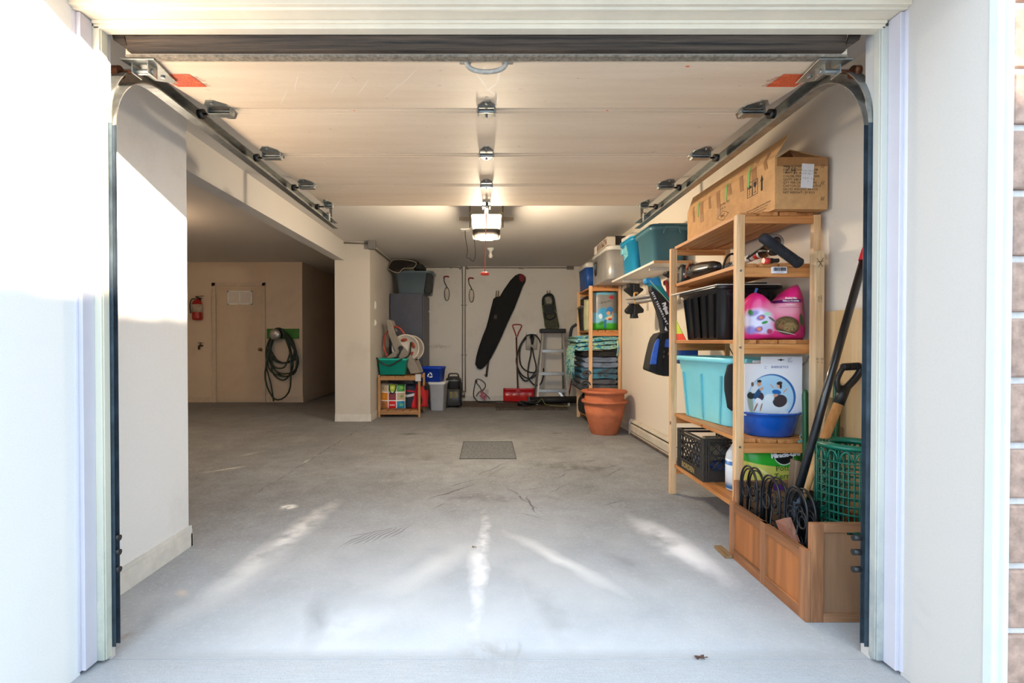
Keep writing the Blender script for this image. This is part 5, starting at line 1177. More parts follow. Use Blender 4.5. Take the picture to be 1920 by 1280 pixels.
def lattice(P, Q, n):   # diagonals across a wall from P (lower corner) along Q
    P = Vector(P); Q = Vector(Q); L = Q.length; u = Q.normalized(); h0, h1 = .07, .24; n = int(n); st_ = L/n
    for i in range(-2, n+1):
        for sg in (1, -1):
            a0 = i*st_; a1 = a0+(h1-h0)*.9
            if sg < 0: a0, a1 = a1, a0
            t0, t1 = 0., 1.
            if a1 != a0:
                for lim in (0.012, L-.012):
                    tt = (lim-a0)/(a1-a0)
                    if 0 < tt < 1:
                        if (a0 < lim) == (lim < L/2): t0 = max(t0, tt) if a0 < lim else t0
                lo, hi = sorted(((0.012-a0)/(a1-a0), (L-.012-a0)/(a1-a0))); t0, t1 = max(0, lo), min(1, hi)
            if t1-t0 < .05: continue
            A = P+u*(a0+(a1-a0)*t0)+Vector((0, 0, h0+(h1-h0)*t0)); B = P+u*(a0+(a1-a0)*t1)+Vector((0, 0, h0+(h1-h0)*t1))
            nrm = u.cross(Vector((0, 0, 1))); m.bar(A, B, .006, .007, up=nrm)
lattice((kx0+.003, ky0, z5), (0, ky1-ky0, 0), 8); lattice((kx0, ky0+.003, z5), (kx1-kx0, 0, 0), 6); lattice((kx1-.003, ky0, z5), (0, ky1-ky0, 0), 8)
m.build('lattice', mat('crate_black', '232122'), mc)
m = MB(); m.text('BORDEN', .05, face_mx((kx0-.0065, (ky0+ky1)/2+.02, z5+.034), (0, -1, 0), (0, 0, 1)), 0, bold=.001); m.build('lettering', mat('gold_ink', 'a8925c', .6, 0, 0), mc)
# stuff inside the crate
tag(MB().box(1.40, 1.50, 3.15, 3.19, z5+.02, z5+.262).build('wood_block', wood('grey_block', 'a39a82', '7d745f', 'z'), bevel=.002), 'pale grey wood block standing upright in the milk crate', 'wood block')
tag(MB().puff([(1.40, z5+.01, z5+.17, 3.3, .1), (1.46, z5+.01, z5+.20, 3.3, .18), (1.55, z5+.01, z5+.20, 3.28, .2), (1.62, z5+.01, z5+.17, 3.28, .1)], amp=.02, fr=12).build('grey_rag', mat('grey_rag', '9a9ca8', .9, 0, .2)), 'crumpled pale grey rag inside the milk crate', 'rag')
tag(MB().puff([(1.42, z5+.01, z5+.10, 3.14, .05), (1.5, z5+.01, z5+.12, 3.13, .1), (1.6, z5+.01, z5+.10, 3.13, .06)], amp=.01).build('blue_glove', mat('blue_glove', '1f3f7a', .7, 0, .2)), 'dark blue glove at the near end of the milk crate', 'glove')
m = MB(); m.tube([(1.44, 3.12, z5+.22), (1.63, 3.20, z5+.285)], .016, 10); tag(m.build('worn_stick', mat('worn_grey_wood', '8a8172', .7, 0, .2)), 'short worn grey stick lying across the milk crate', 'stick')
jg = thing('bleach_jug', 'white plastic jug with a blue label behind the near shelf post', 'jug', (1.478, 2.90, z5))
MB().lathe([(.001, 0), (.055, 0), (.060, .01), (.060, .19), (.055, .215), (.035, .25), (.022, .275), (.020, .28)], (1.478, 2.90, z5), 28).build('bottle', mat('jug_white', 'd6dbe2', .35, 0, .03), jg)
MB().lathe([(.022, .278), (.024, .28), (.024, .305), (.001, .306)], (1.478, 2.90, z5), 20).build('cap', WHITEP, jg)
lb = art('jug_label', 'e7eef6', [('r', 0, .165, .2, .012, 4, '3f7fc0', .1, 1), ('r', 0, .0, .2, .05, 0, '3a86c8', .5, 1), ('r', .01, .10, .016, .007, 0, '2a2c30', .05, 1), ('r', -.005, .085, .01, .004, 0, '2a2c30', .05, 1), ('e', -.02, .07, .012, .014, 0, '8a2a3a', .05, 1), ('e', -.02, .07, .009, .011, 0, 'e7eef6', .05, 1)], (0, 2), .4)
MB().lathe([(.0608, .012), (.0608, .185)], (1.478, 2.90, z5), 28).build('label', lb, jg)
mgx0, mgx1 = 1.385, 1.715
mg = thing('soil_bag', 'green and yellow potting soil bag with a black round logo on the bottom shelf', 'soil bag', ((mgx0+mgx1)/2, 2.68, z5))
ms = [('r', 0, .285, .2, .055, -3, '2fa32c', .03, 1), ('e', -.05, .23, .15, .018, -6, '2fa32c', .2, 1), ('e', .032, .272, .056, .056, 0, 'd9dfd0', .03, 1), ('e', .032, .272, .051, .051, 0, '17181a', .03, 1), ('r', -.02, .06, .1, .05, 0, 'c9b070', .2, (.5, 12)), ('e', -.06, .17, .06, .010, -35, 'efe6a0', .5, .8), ('r', .01, .06, .03, .02, 0, '5a2a6a', .1, 1)]
m = MB(); m.puff([(mgx0+(mgx1-mgx0)*f, z5, z5+.30-.006*math.sin(f*9), 2.68, .05+.09*min(1, 5*min(f, 1-f))) for f in [i/12 for i in range(13)]], amp=.006, fr=16, n=28, e=.4)
m.build('body', art('soil_print', 'd3cc62', ms, (0, 2), .35, distort=.006, dscale=12), mg)
gx = (mgx0+mgx1)/2
m = MB(); m.text('Miracle-Gro', .031, face_mx((gx+.032, 2.596, z5+.275), (1, 0, .10), (-.1, 0, 1)), 0, bold=.0022); m.build('logo_lettering', WHITEINK, mg)
m = MB(); m.text('Potting\nTerreau', .042, face_mx((gx+.04, 2.594, z5+.185), (1, 0, .07), (-.07, 0, 1)), 0, bold=.0004); m.build('lettering', mat('green_ink', '3a6a22', .7, 0, 0), mg)

# ================================================================ planter box and the tools in it
PW = wood('cabinet_wood', 'a9724a', '6d462c', 'z', .6, 4); PWX = wood('cabinet_wood_x', '9f7150', '64482f', 'x', .6, 4); PWY = wood('cabinet_wood_y', 'a86a3e', '684226', 'y', .6, 4)
PIN = wood('panel_wood_side', 'b36d39', '855128', 'z', .6, 2, False); PIN2 = wood('panel_wood_front', '9d7656', '7d5c42', 'z', .65, 2, False)
bx0, bx1, by0, by1 = 1.238, 1.745, 1.898, 2.50
pl = thing('planter_box', 'low weathered wooden crate by the doorway holding garden tools', 'wooden crate', ((bx0+bx1)/2, (by0+by1)/2, 0))
hs_, hf = .280, .385
m = MB()   # left side: framed panel
for y0, y1 in ((by0+.0, by0+.045), ((by0+by1)/2-.02, (by0+by1)/2+.02), (by1-.045, by1)): m.box(bx0, bx0+.02, y0, y1, 0, hs_)
each(m, 'side_stile', PW, pl, bevel=.002)
each(MB().box(bx0+.0005, bx0+.02, by0+.045, by1-.045, hs_-.045, hs_).box(bx0+.0005, bx0+.02, by0+.045, by1-.045, 0, .05), 'side_rail', PWY, pl, bevel=.002)
MB().box(bx0+.008, bx0+.015, by0+.02, by1-.02, .02, hs_-.02).build('side_panel', PIN, pl)
for y, nm in ((by0, 'front'), (by1-.022, 'rear')):
    each(MB().box(bx0+.0206, bx0+.07, y, y+.022, 0, hf).box(bx1-.05, bx1, y, y+.022, 0, hf), nm+'_stile', PW, pl, bevel=.002)
    each(MB().box(bx0+.07, bx1-.05, y, y+.022, hf-.035, hf).box(bx0+.07, bx1-.05, y, y+.022, 0, .035), nm+'_rail', PWX, pl, bevel=.002)
    if y == by0:
        s0, s1 = pt(1591, 994, by0).x, 1.56; zt_, zb2 = pt(0, 993, by0).z, pt(0, 1005, by0).z
        MB().box(bx0+.065, s0, y+.008, y+.014, .03, hf-.03).box(s1, bx1-.045, y+.008, y+.014, .03, hf-.03).box(s0, s1, y+.008, y+.014, .03, zb2).box(s0, s1, y+.008, y+.014, zt_, hf-.03).build('front_panel', PIN2, pl)
    else: MB().box(bx0+.065, bx1-.045, y+.008, y+.014, .03, hf-.03).build('rear_panel', PIN2, pl)
MB().box(bx1-.02, bx1, by0+.022, by1-.022, 0, hs_).build('wall_side_board', PWY, pl)
MB().box(bx0+.02, bx1-.02, by0+.022, by1-.022, 0, .012).build('bottom_board', PWY, pl)
q = pt(1447, 917, by1-.03); MB().box(1.45, 1.50, by1-.0235, by1-.022, .34, .37).build('purple_label', mat('purple_label', '5b2a78', .5), pl)
tag(MB().box(1.20, 1.236, 2.46, 2.58, 0, .018).build('wood_offcut', wood('offcut', 'a08058', '74583a', 'y')), 'thin wooden offcut on the floor at the rear corner of the crate', 'wood offcut')
tag(MB().bar((1.30, 1.96, .08), (1.27, 2.10, .33), .07, .03, up=(1, 0, 0)).build('wood_offcut', wood('offcut_red', 'a0705a', '7a4c3a', 'y')), 'reddish wood offcut propped inside the crate near the front post', 'wood offcut')
# hoop wire edging
HW = mat('black_wire', '17171a', .35, .2, .05)
he = MB()
def hoop(x, y, wd, h, r_=.0045):
    P = [(x, y-wd/2, .02)]+[(x, y-wd/2*math.cos(a_), h-wd/2*1.3+wd/2*1.3*math.sin(a_)) for a_ in [PI*k/14 for k in range(15)]]+[(x, y+wd/2, .02)]
    he.tube(P, r_, 7)
random.seed(8)
ys_ = [2.385, 2.215, 2.04]
for i, y in enumerate(ys_):
    for k, dx in enumerate((0, .04)):
        X = 1.275+dx+.006*i; hh = .485-.012*k
        hoop(X, y+.01*k, .15, hh, .0048); hoop(X+.004, y+.01*k, .132, hh-.014, .004)
        for s_ in (-1, 1):
            for z in (.36, .23):
                c_ = (X, y+s_*.036+.01*k, z)
                he.tube([(X+.002, c_[1]+.030*math.cos(a_), z+.036*math.sin(a_)) for a_ in [2*PI*q/14 for q in range(14)]], .0032, 6, closed=True)
                he.tube([(X+.004, c_[1]+.02*math.cos(a_), z-.01+.024*math.sin(a_)) for a_ in [2*PI*q/12 for q in range(12)]], .0028, 6, closed=True)
        he.tube([(X+.002, y-.03, .03), (X+.004, y+.02, .18), (X+.002, y-.01, .33)], .0032, 6)
tag(he.build('hoop_edging', HW), 'rolled black wire hoop edging standing in the wooden crate', 'garden edging')
# long black shovel with red tip
s0, s1 = pt(1631, 446, 2.22), pt(1491, 940, 2.12); dv = (s1-s0)
ls = thing('long_shovel', 'long shovel with a black pole and red end cap leaning in the crate', 'shovel', tuple(s1))
MB().tube([s0+dv*.08, s1], .0165, 16).build('shaft', mat('shaft_black', '1c1d20', .3, .3, .1, 30, coat=.5), ls)
MB().tube([s0-dv*.005, s0+dv*.0, s0+dv*.035, s0+dv*.05, s0+dv*.085, s0+dv*.09], [.007, .012, .017, .0185, .0195, .0195], 16).build('end_cap', mat('cap_red', 'd9141c', .35, 0, .03), ls)
bl = MB(); rg = []
bo = s1+dv.normalized()*.02
for i in range(9):
    f = i/8; z = bo.z+.06-f*.36; hw = .025+.03*min(1, f*3) if f < .8 else .055*(1-(f-.8)*1.6)
    q = []
    for k in range(9):
        g_ = (k/8-.5)*2; q.append(Vector((bo.x+.02+g_*hw+f*.01, bo.y-.02+.03*g_*g_-.02*f, max(.02, z))))
    q += [v+Vector((0, .004, 0)) for v in q[::-1]]; rg.append(q)
MB().ring(rg).build('blade', mat('blade_black', '20252c', .3, .6, .15, 12), ls)
# D-handle spade
u0, u1 = pt(1574, 752, 2.30), pt(1497, 945, 2.24); du = (u1-u0)
ds = thing('spade', 'spade with a wooden shaft and black D-handle leaning in the crate', 'spade', tuple(u1))
MB().tube([u0, u1, u1+du.normalized()*.04], .020, 16).build('shaft', wood('ash_shaft', 'd2a06a', 'b07c48', 'z', .35, 5, False), ds)
yd = 2.30
MB().tube([pt(1585, 725, yd), pt(1572, 757, yd)], [.023, .024], 16).build('socket', BLACK, ds)
MB().tube(bez([pt(*q, yd) for q in ((1578, 738), (1571, 728), (1570, 712), (1576, 697), (1583, 687))], 5), [.012]*21, 10).tube(bez([pt(*q, yd) for q in ((1584, 730), (1596, 718), (1607, 705), (1614, 692), (1612, 686))], 5), [.016]*21, 10).build('yoke', mat('handle_black', '1b1a1b', .4, 0, .05), ds)
m = MB(); g0, g1 = pt(1579, 688, yd), pt(1613, 686, yd); m.tube([g0, g1], .015, 14)
for i in range(10): m.tube([g0+(g1-g0)*(.06+i*.09), g0+(g1-g0)*(.10+i*.09)], .0175, 14)
m.build('grip', mat('handle_black', '1b1a1b'), ds)
bl = MB(); rg = []
for i in range(8):
    f = i/7; z = .39-f*.30; hw = .065+.0*f; q = []
    for k in range(9):
        g_ = (k/8-.5)*2; q.append(Vector((1.425+g_*hw-.02*f, 2.16+.035*g_*g_-.06*f, z-.012*g_*g_)))
    q += [v+Vector((0, .004, 0)) for v in q[::-1]]; rg.append(q)
MB().ring(rg).build('blade', mat('blade_blue', '2d3644', .25, .7, .1, 12), ds)
# green mesh roll
GM = mat('green_mesh', '0c6a57', .4, 0, .1)
mr = thing('mesh_roll', 'roll of dark green plastic garden mesh standing in the crate', 'garden mesh roll', (1.622, 2.17, .013))
m = MB(); R0, zt_ = .132, .645; cxm, cym = 1.612, 2.165
def rad(i): return R0-.012*i
for lay in range(2):
    R = rad(lay); n = 22-lay*2
    for k in range(n):
        a_ = 2*PI*k/n+lay*.07; wob = .003*math.sin(3*a_+lay)
        m.tube([(cxm+(R+wob)*math.cos(a_+.02*math.sin(z*9)), cym+(R+wob)*math.sin(a_+.02*math.sin(z*9)), z) for z in (.015, .2, .4, zt_-.01)], .0030, 5)
    z = .03
    while z < zt_-.05:
        m.tube([(cxm+R*math.cos(a_), cym+R*math.sin(a_), z+.004*math.sin(2*a_+lay)) for a_ in [2*PI*k/36 for k in range(36)]], .0026, 5, closed=True); z += .036
m.build('mesh_body', GM, mr)
m = MB(); 
for lay in range(5):
    R = rad(lay)+.001; m.ring([[Vector((cxm+R*math.cos(a_), cym+R*math.sin(a_), zt_-.018-.004*math.sin(a_))), Vector((cxm+(R+.003)*math.cos(a_), cym+(R+.003)*math.sin(a_), zt_-.018)), Vector((cxm+(R+.003)*math.cos(a_), cym+(R+.003)*math.sin(a_), zt_)), Vector((cxm+R*math.cos(a_), cym+R*math.sin(a_), zt_))] for a_ in [2*PI*k/40 for k in range(41)]], 0, True)
for k in range(16):   # rounded openings under the rim
    a_ = 2*PI*k/16; P = []
    for q in range(13):
        t_ = q/12; aa = a_+(t_-.5)*.33; P.append((cxm+(R0+.002)*math.cos(aa), cym+(R0+.002)*math.sin(aa), zt_-.065+.042*math.sin(PI*t_)**.5))
    m.tube(P, .0035, 6)
m.build('rim', mat('green_mesh_rim', '10705a', .35, 0, .08), mr)
MB().tube(bez([(cxm-.03, cym-R0-.004, .42), (cxm+.0, cym-R0-.012, .43), (cxm+.03, cym-R0-.006, .40)]), .003, 6).tube([(cxm-.04, cym-R0-.006, .33), (cxm-.01, cym-R0-.008, .37)], .003, 6).build('tie', mat('tie_pale', '4fc2a6', .5), mr)
m = MB()
random.seed(6)
for i in range(16):
    z = .28+.02*i; m.tube([(cxm-R0+.006, cym-.03, z), (cxm-R0-.028-.012*random.random(), cym-.05-.02*random.random(), z+random.uniform(-.012, .012))], .002, 5)
m.build('cut_ends', GM, mr)
# green stakes
def stakes(nm_label, px, py0, y, n, zb, seed, lean=0):
    random.seed(seed); g = []
    for i in range(n):
        a_ = pt(px+random.uniform(-4, 4), py0+random.uniform(0, 14), y+.012*i)
        g.append((a_, Vector((a_.x-lean+random.uniform(-.01, .01), a_.y-.03, zb))))
    return g
for i, (a_, b_) in enumerate(stakes('', 1511, 722, 2.46, 3, .016, 3)+stakes('', 1570, 706, 2.40, 3, .016, 5, .05)):
    lab = ['green coated garden stake standing behind the white box', 'green coated garden stake standing between the pole and the D-handle'][i//3]
    tag(MB().tube([a_, a_+(b_-a_)*.02, b_], [.004, .009, .009], 8).build('garden_stake', mat('stake_green', '1f5a36', .4, 0, .15)), lab, 'garden stake', ['green stakes by the shelf post', 'green stakes by the spade handle'][i//3])
a_ = pt(1487, 862, 2.46); tag(MB().bar((a_.x-.03, 2.455, .02), (a_.x+.0, 2.44, .50), .055, .018, up=(1, 0, 0)).build('weathered_board', wood('board_grey', '8a7765', '5f4f42', 'z')), 'short weathered board standing in the crate before the soil bag', 'board')
for (pa, pb_, y0, y1, lab) in (((1541, 760), (1500, 930), 2.44, 2.3, 'pale unpainted stick leaning behind the black shovel pole'), ((1556, 745), (1525, 920), 2.44, 2.32, 'thin brown stick leaning between the two shovels')):
    q0, q1 = pt(*pa, y0), pt(*pb_, y1); tag(MB().bar(q1, q0, .022, .014, up=(0, 1, 0)).build('wooden_stick', wood('stick_pale', 'cfae84', 'a8855c', 'z')), lab, 'stick')
tag(MB().prism([pt(*q, 2.42) for q in ((1578, 800), (1584, 806), (1596, 830), (1586, 832), (1575, 815))], (0, .012, 0)).build('wood_splinter', wood('splinter', 'b88a68', '8a6244', 'z')), 'broken wood splinter poking up behind the mesh roll', 'wood splinter')
# clothes-peg like clip with string
q = pt(1504, 828, 2.54); m = MB(); m.bar(q+Vector((-.02, 0, 0)), q+Vector((.02, 0, .008)), .008, .01).tube(bez([q, q+Vector((-.012, 0, .03)), q+Vector((.01, 0, .045)), q+Vector((.012, 0, .02))], 4), .0015, 5)
tag(m.build('string_clip', mat('clip_teal', '6fb0ae', .5)), 'small teal clip with string on the shelf rail end', 'clip')
# stud and plywood on the right wall
sx0 = pt(1534.5, 0, 2.50).x; st = wood('stud_wood', 'dcc19a', 'c09c70', 'z')
zt_ = pt(0, 469, 2.5).z
sd = thing('wall_stud', 'upright timber stud with pen marks leaning beside the pine shelf', 'timber stud', (sx0+.022, 2.52, 0))
MB().box(sx0, sx0+.045, 2.505, 2.555, 0, zt_).build('timber', st, sd, bevel=.003)
m = MB(); M = face_mx((sx0+.0225, 2.504, pt(0, 492, 2.5).z), (1, 0, 0), (0, 0, 1))
lines(m, M, [(-.018, .022), (.012, -.020)], .002); lines(m, M, [(.014, .024), (-.010, -.022)], .002); lines(m, M, [(-.016, .004), (.016, .008)], .002)
m.text('STUD\nS-GRN', .012, face_mx((sx0+.0225, 2.504, pt(0, 560, 2.5).z), (0, 0, 1), (-1, 0, 0)), 0); m.text('S\\/ 10\n11  L', .016, face_mx((sx0+.0225, 2.504, pt(0, 676, 2.5).z), (1, 0, 0), (0, 0, 1)), 0)
m.build('pen_marks', INK, sd)
Xp = XW(2.3)
tag(MB().prism([(Xp-.014, 1.75, .0), (Xp-.017, 2.56, .0), (Xp-.017, 2.56, 1.245), (Xp-.014, 1.75, 1.245)], (.012, 0, 0)).build('plywood_sheet', wood('plywood', 'e0c396', 'c9a574', 'z', .6, 1.6)), 'plywood sheet standing against the right wall behind the mesh roll', 'plywood')
tag(MB().bar((1.755, 1.86, .0), (1.755, 1.86, .9), .03, .012, up=(0, 1, 0)).build('wood_strip', wood('strip_pale', 'cfae84', 'a8855c', 'z')), 'thin wood strip against the plywood near the doorway', 'wood strip') if 0 else None

# ================================================================ back pine shelf, its load and neighbours
T2 = [1.795, 1.235, .46, .10]
shelf_unit('pine shelf in the back right corner holding rolled blankets', 1.310, 1.722, 6.30, 7.12, 1.80, T2)
sx, zz = 1.32, T2[1]
# pet food style bag
fbm = [('r', 0, .34, .3, .12, 0, '8b8a86', .05, 1), ('e', 0, .36, .12, .02, 10, '5c5a58', .5, (.9, 30)), ('e', .08, .42, .04, .03, 0, 'b8303c', .4, 1), ('e', -.03, .22, .08, .08, 0, '3f9fd0', .3, 1), ('e', .06, .25, .06, .06, 0, '2a7fc0', .3, 1), ('e', -.06, .18, .03, .04, 0, 'd7ecf4', .4, 1),
       ('e', .04, .22, .03, .03, 0, 'd9a066', .3, 1), ('e', .05, .16, .06, .02, 20, 'e0cfa0', .3, 1), ('e', .06, .14, .03, .015, 0, 'c8342c', .3, 1), ('r', 0, .045, .3, .055, 0, '3fae2e', .3, 1), ('e', -.05, .09, .06, .03, 30, '2f8a34', .4, 1), ('r', .0, .08, .016, .06, 0, '2f6fb0', .1, 1), ('e', .1, .2, .015, .06, 0, 'd98a3a', .4, .8)]
pf = quad_bag('fertilizer_bag', 'colourful lawn food bag with blue sky and green grass on the back shelf', 1.37, 1.69, 6.42, zz+.001, zz+.50, .16, art('lawn_bag_print', '7cc0dc', fbm, (0, 2), .35, distort=.02, dscale=10), cat='fertilizer bag', amp=.012)
quad_bag('cream_bag', 'cream coloured bag squeezed left of the lawn food bag', 1.315, 1.40, 6.60, zz+.001, zz+.42, .22, mat('cream_bag', 'cfcfa8', .6, 0, .15), cat='bag', amp=.012)
tote('grey_bin', 'narrow dark grey ribbed bin at the far end of the back shelf', 'bin', TM(1.47, 6.92, zz, 0), .26, .32, .34, '4a4744', taper=.84, ribs=5, handle=False)
tag(MB().puff([(1.32, zz+.36, zz+.44, 6.9, .08), (1.40, zz+.35, zz+.49, 6.9, .14), (1.5, zz+.35, zz+.46, 6.9, .12), (1.56, zz+.35, zz+.42, 6.9, .06)], amp=.015).build('dark_gloves', mat('dark_gloves', '24211f', .8)), 'bundle of dark gloves poking out of the grey bin', 'gloves')
m = MB(); m.tube(bez([(1.31, 7.14, 1.34), (1.24, 7.16, 1.28), (1.22, 7.16, 1.12), (1.26, 7.16, 1.06), (1.31, 7.14, 1.10)]), .022, 8)
tag(m.build('bungee_strap', mat('strap_blueblack', '1c2c38', .7, 0, .3)), 'dark blue strap looped on the outer post of the back shelf', 'strap')
tag(MB().puff([(1.34, T2[1]-.20, T2[1]-.09, 6.9, .2), (1.45, T2[1]-.24, T2[1]-.08, 6.85, .3), (1.6, T2[1]-.2, T2[1]-.1, 6.85, .2)], amp=.02).build('black_bag', mat('black_nylon', '1d2226', .8, 0, .2)), 'black nylon bag hanging under the middle board of the back shelf', 'bag')
# folded blanket stack
def slab(r, x0, x1, y0, y1, z0, z1, seed=0, rise=0.0, n=14, m=0):
    """one soft layer of folded cloth: rounded left and right folds, wavy top, cut near face"""
    secs = []; h = z1-z0
    for j in range(7):
        g = j/6; y = y0+(y1-y0)*g; q = []; e_ = .012 if j in (0, 6) else 0
        for side in (0, 1):
            for k in range(n+1):
                f = k/n if side == 0 else 1-k/n
                x = x0+(x1-x0)*f; ed = min(f, 1-f)*(x1-x0); rr_ = math.sqrt(max(0, 1-max(0, 1-ed/(h*.5))**2))
                wv = .006*noise.noise(Vector((x*9, y*6, seed)))+.004*math.sin(x*22+seed*2+y*3)
                zc_ = (z0+z1)/2+rise*f+wv; hh = (h/2-.001-e_*.4)*rr_
                q.append(Vector((x+.01*noise.noise(Vector((z0*20, y*5, seed+7))), y+.008*noise.noise(Vector((x*12, z0*9, seed))), zc_+(hh if side else -hh))))
        secs.append(q)
    r.ring(secs, m, True)
def fold(name, label, z0, z1, x0, x1, y0, y1, m_, cat='blanket', folds=2, group=None):
    r = MB(); n = folds; h = (z1-z0)/n
    for i in range(n): slab(r, x0+.018*((i*7) % 3), x1-.01*(i % 2), y0+.01*(i % 2), y1, z0+h*i, z0+h*(i+1), seed=i*3.1+z0*10)
    return tag(r.build(name, m_), label, cat, group)
zc = T2[2]
def fabric(nm, hx, hx2, sc=6, sw=.5):
    if nm in _mc: return _mc[nm]
    t = NT(nm, .9); nz = t.noise(sc, 4, .6, 1, 1, 2.5, dist=1.2); n2 = t.noise(150, 2)
    t.color(t.mix(t.ramp(nz.outputs[0], .42, .6), lin(hx), lin(hx2))); t.bump(n2.outputs[0], .3, .003); _mc[nm] = t.m; return t.m
CH = fabric('charcoal_fleece', '3f4247', '595c62', 5); SL = fabric('slate_fleece', '75849a', '5c6878', 5); BLF = fabric('black_fleece', '1a191b', '2a292b', 5); TEAL = fabric('petrol_fleece', '3b7d98', '40464c', 4)
x0, x1 = 1.275, 1.70
fold('folded_blanket', 'charcoal rolled blanket at the bottom of the stack on the back shelf', zc, zc+.15, 1.19, x1, 6.30, 7.0, CH, folds=2)
fold('folded_blanket', 'dark blanket with a petrol blue edge in the middle of the stack', zc+.15, zc+.29, 1.20, x1, 6.30, 7.0, TEAL, folds=2)
m_ = MB()
rp = MB()
for (cx, cz_, rr_) in ((1.275, zc+.215, .062), (1.262, zc+.075, .066)):
    sp_ = [(cx+rr_*(1-k/26)*math.cos(k*.55), 6.285-.0, cz_+rr_*(1-k/26)*.85*math.sin(k*.55)) for k in range(24)]
    rp.tube(sp_, .010, 6)
tag(rp.build('rolled_blanket_ends', CH), 'spiral rolled edges of the charcoal blankets facing the doorway', 'blanket')
fold('folded_blanket', 'slate grey blanket under the black layer in the stack', zc+.29, zc+.43, 1.23, x1, 6.30, 7.0, SL, folds=2)
fold('folded_blanket', 'thin black blanket directly below the patterned quilt', zc+.43, zc+.50, 1.22, x1-.03, 6.30, 7.0, BLF, folds=1)
t = NT('tropical_print', .7); nz = t.noise(4.5, 3, .6, 1.5, 1, 3, dist=2.0); cr = t.n('ShaderNodeValToRGB'); t.l(nz.outputs[0], cr.inputs[0])
el = cr.color_ramp.elements; el[0].position = .28; el[0].color = lin('17405c'); el[1].position = .75; el[1].color = lin('12384a')
for ps, cc_ in ((.38, '1f8f96'), (.45, '2f7fae'), (.5, 'd3e08a'), (.54, '2a8f7c'), (.6, 'a9cfe0'), (.64, '1c6a84')): q = el.new(ps); q.color = lin(cc_)
t.color(cr.outputs[0]); TROP = t.m
qx = thing('tropical_quilt', 'teal tropical print quilt folded on top of the blanket stack', 'quilt', (1.48, 6.6, zc+.51))
r_ = MB()
slab(r_, 1.14, 1.70, 6.29, 6.98, zc+.505, zc+.56, 1, .03); slab(r_, 1.15, 1.695, 6.30, 6.98, zc+.56, zc+.61, 2, .035)
slab(r_, 1.125, 1.70, 6.285, 6.98, zc+.61, zc+.665, 3, .04); slab(r_, 1.14, 1.69, 6.30, 6.98, zc+.665, zc+.70, 4, .045)
r_.build('quilt', TROP, qx)
m = MB(); random.seed(13)
for i in range(30):
    x = 1.135+.004*random.random(); y = 6.32+.6*i/30; L_ = random.uniform(.15, .42)
    m.tube(bez([(x+.02, y, zc+.58), (x-.012, y-.005, zc+.50), (x-.016+random.uniform(-.01, .01), y, zc+.50-L_)], 3), .006, 5)
for i in range(5):
    x = 1.665+.01*i/3; m.tube(bez([(x, 6.30, zc+.66), (x+.008, 6.27, zc+.55), (x+random.uniform(-.01, .01), 6.275, zc+.44)], 3), .006, 5)
m.build('fringe', TROP, qx)
tag(MB().puff([(1.29, .12, .30, 6.75, .3), (1.35, .11, .38, 6.7, .5), (1.5, .11, .36, 6.7, .5), (1.65, .11, .3, 6.7, .4)], amp=.03, fr=7).build('dark_duffel', mat('duffel_black', '1f1f24', .8, 0, .2)), 'dark duffel bag on the lowest board of the back shelf', 'bag')

# terracotta pots nested
TC = mat('terracotta', 'bd6c48', .8, 0, .12, 9, .15); ppt = FL(1140, 817)
pcx, pcy = 1.40, 5.84
def pot(zoff, rt, lab, full=True):
    r = thing('terracotta_pot', lab, 'plant pot', (pcx, pcy, zoff), 'nested terracotta pots')
    H_ = .40; s_ = rt/.26
    MB().lathe([(.001, 0), (.15*s_, 0), (.155*s_, .008), (.215*s_, H_*.55), (.232*s_, H_-.09), (.232*s_, H_-.09), (.23*s_, H_-.02), (.225*s_, H_), (.205*s_, H_), (.205*s_, H_-.05), (.13*s_, .02), (.001, .02)], (pcx, pcy, zoff), 56).build('body', TC, r)
    MB().lathe([(.228*s_, H_-.035), (.262*s_, H_-.03), (.268*s_, H_-.015), (.262*s_, H_-.002), (.235*s_, H_+.002), (.20*s_, H_-.002), (.20*s_, H_-.03)], (pcx, pcy, zoff), 56).build('rolled_rim', TC, r)
    return r
pot(0, .262, 'outer terracotta pot at the bottom of the nested stack by the back shelf')
pot(.115, .258, 'upper terracotta pot nested inside the larger one')

# wall shelf with totes
wz, wx0, wy0, wy1 = 1.776, 1.42, 4.19, 5.58
ws = thing('wall_shelf', 'white board wall shelf with a raw wood edge carrying totes and coolers', 'shelf', (1.6, 4.9, wz))
MB().prism([(wx0, wy0, wz-.02), (XW(wy0), wy0, wz-.02), (XW(wy1), wy1, wz-.02), (wx0, wy1, wz-.02)], (0, 0, .02)).build('board', mat('melamine_white', 'ddd8cf', .35, 0, .03), ws)
MB().box(wx0, XW(wy0)-.005, wy0-.012, wy0, wz-.022, wz).build('wood_edge', wood('edge_wood', 'd8b084', 'b88a5c', 'x'), ws)
m = MB()
for y in (4.45, 5.3): m.box(wx0+.05, XW(y), y-.012, y+.012, wz-.045, wz-.0205).box(XW(y)-.022, XW(y)-.001, y-.012, y+.012, wz-.35, wz-.02)
each(m, 'bracket', mat('bracket_white', 'd5d0c8', .4), ws)
tote('teal_tote', 'large grey teal lidded tote on the wall shelf behind the carton', 'storage tote', TM(1.575, 4.44, wz+.001), .46, .315, .30, '44707c', lid='3d6874', taper=.86, rim=.014, rimh=.04)
tote('bright_blue_tote', 'bright blue storage tote between the teal tote and the silver cooler', 'storage tote', TM(1.568, 4.98, wz+.001), .42, .31, .32, '1584ae', lid='1a86b0', taper=.86, handle=False)
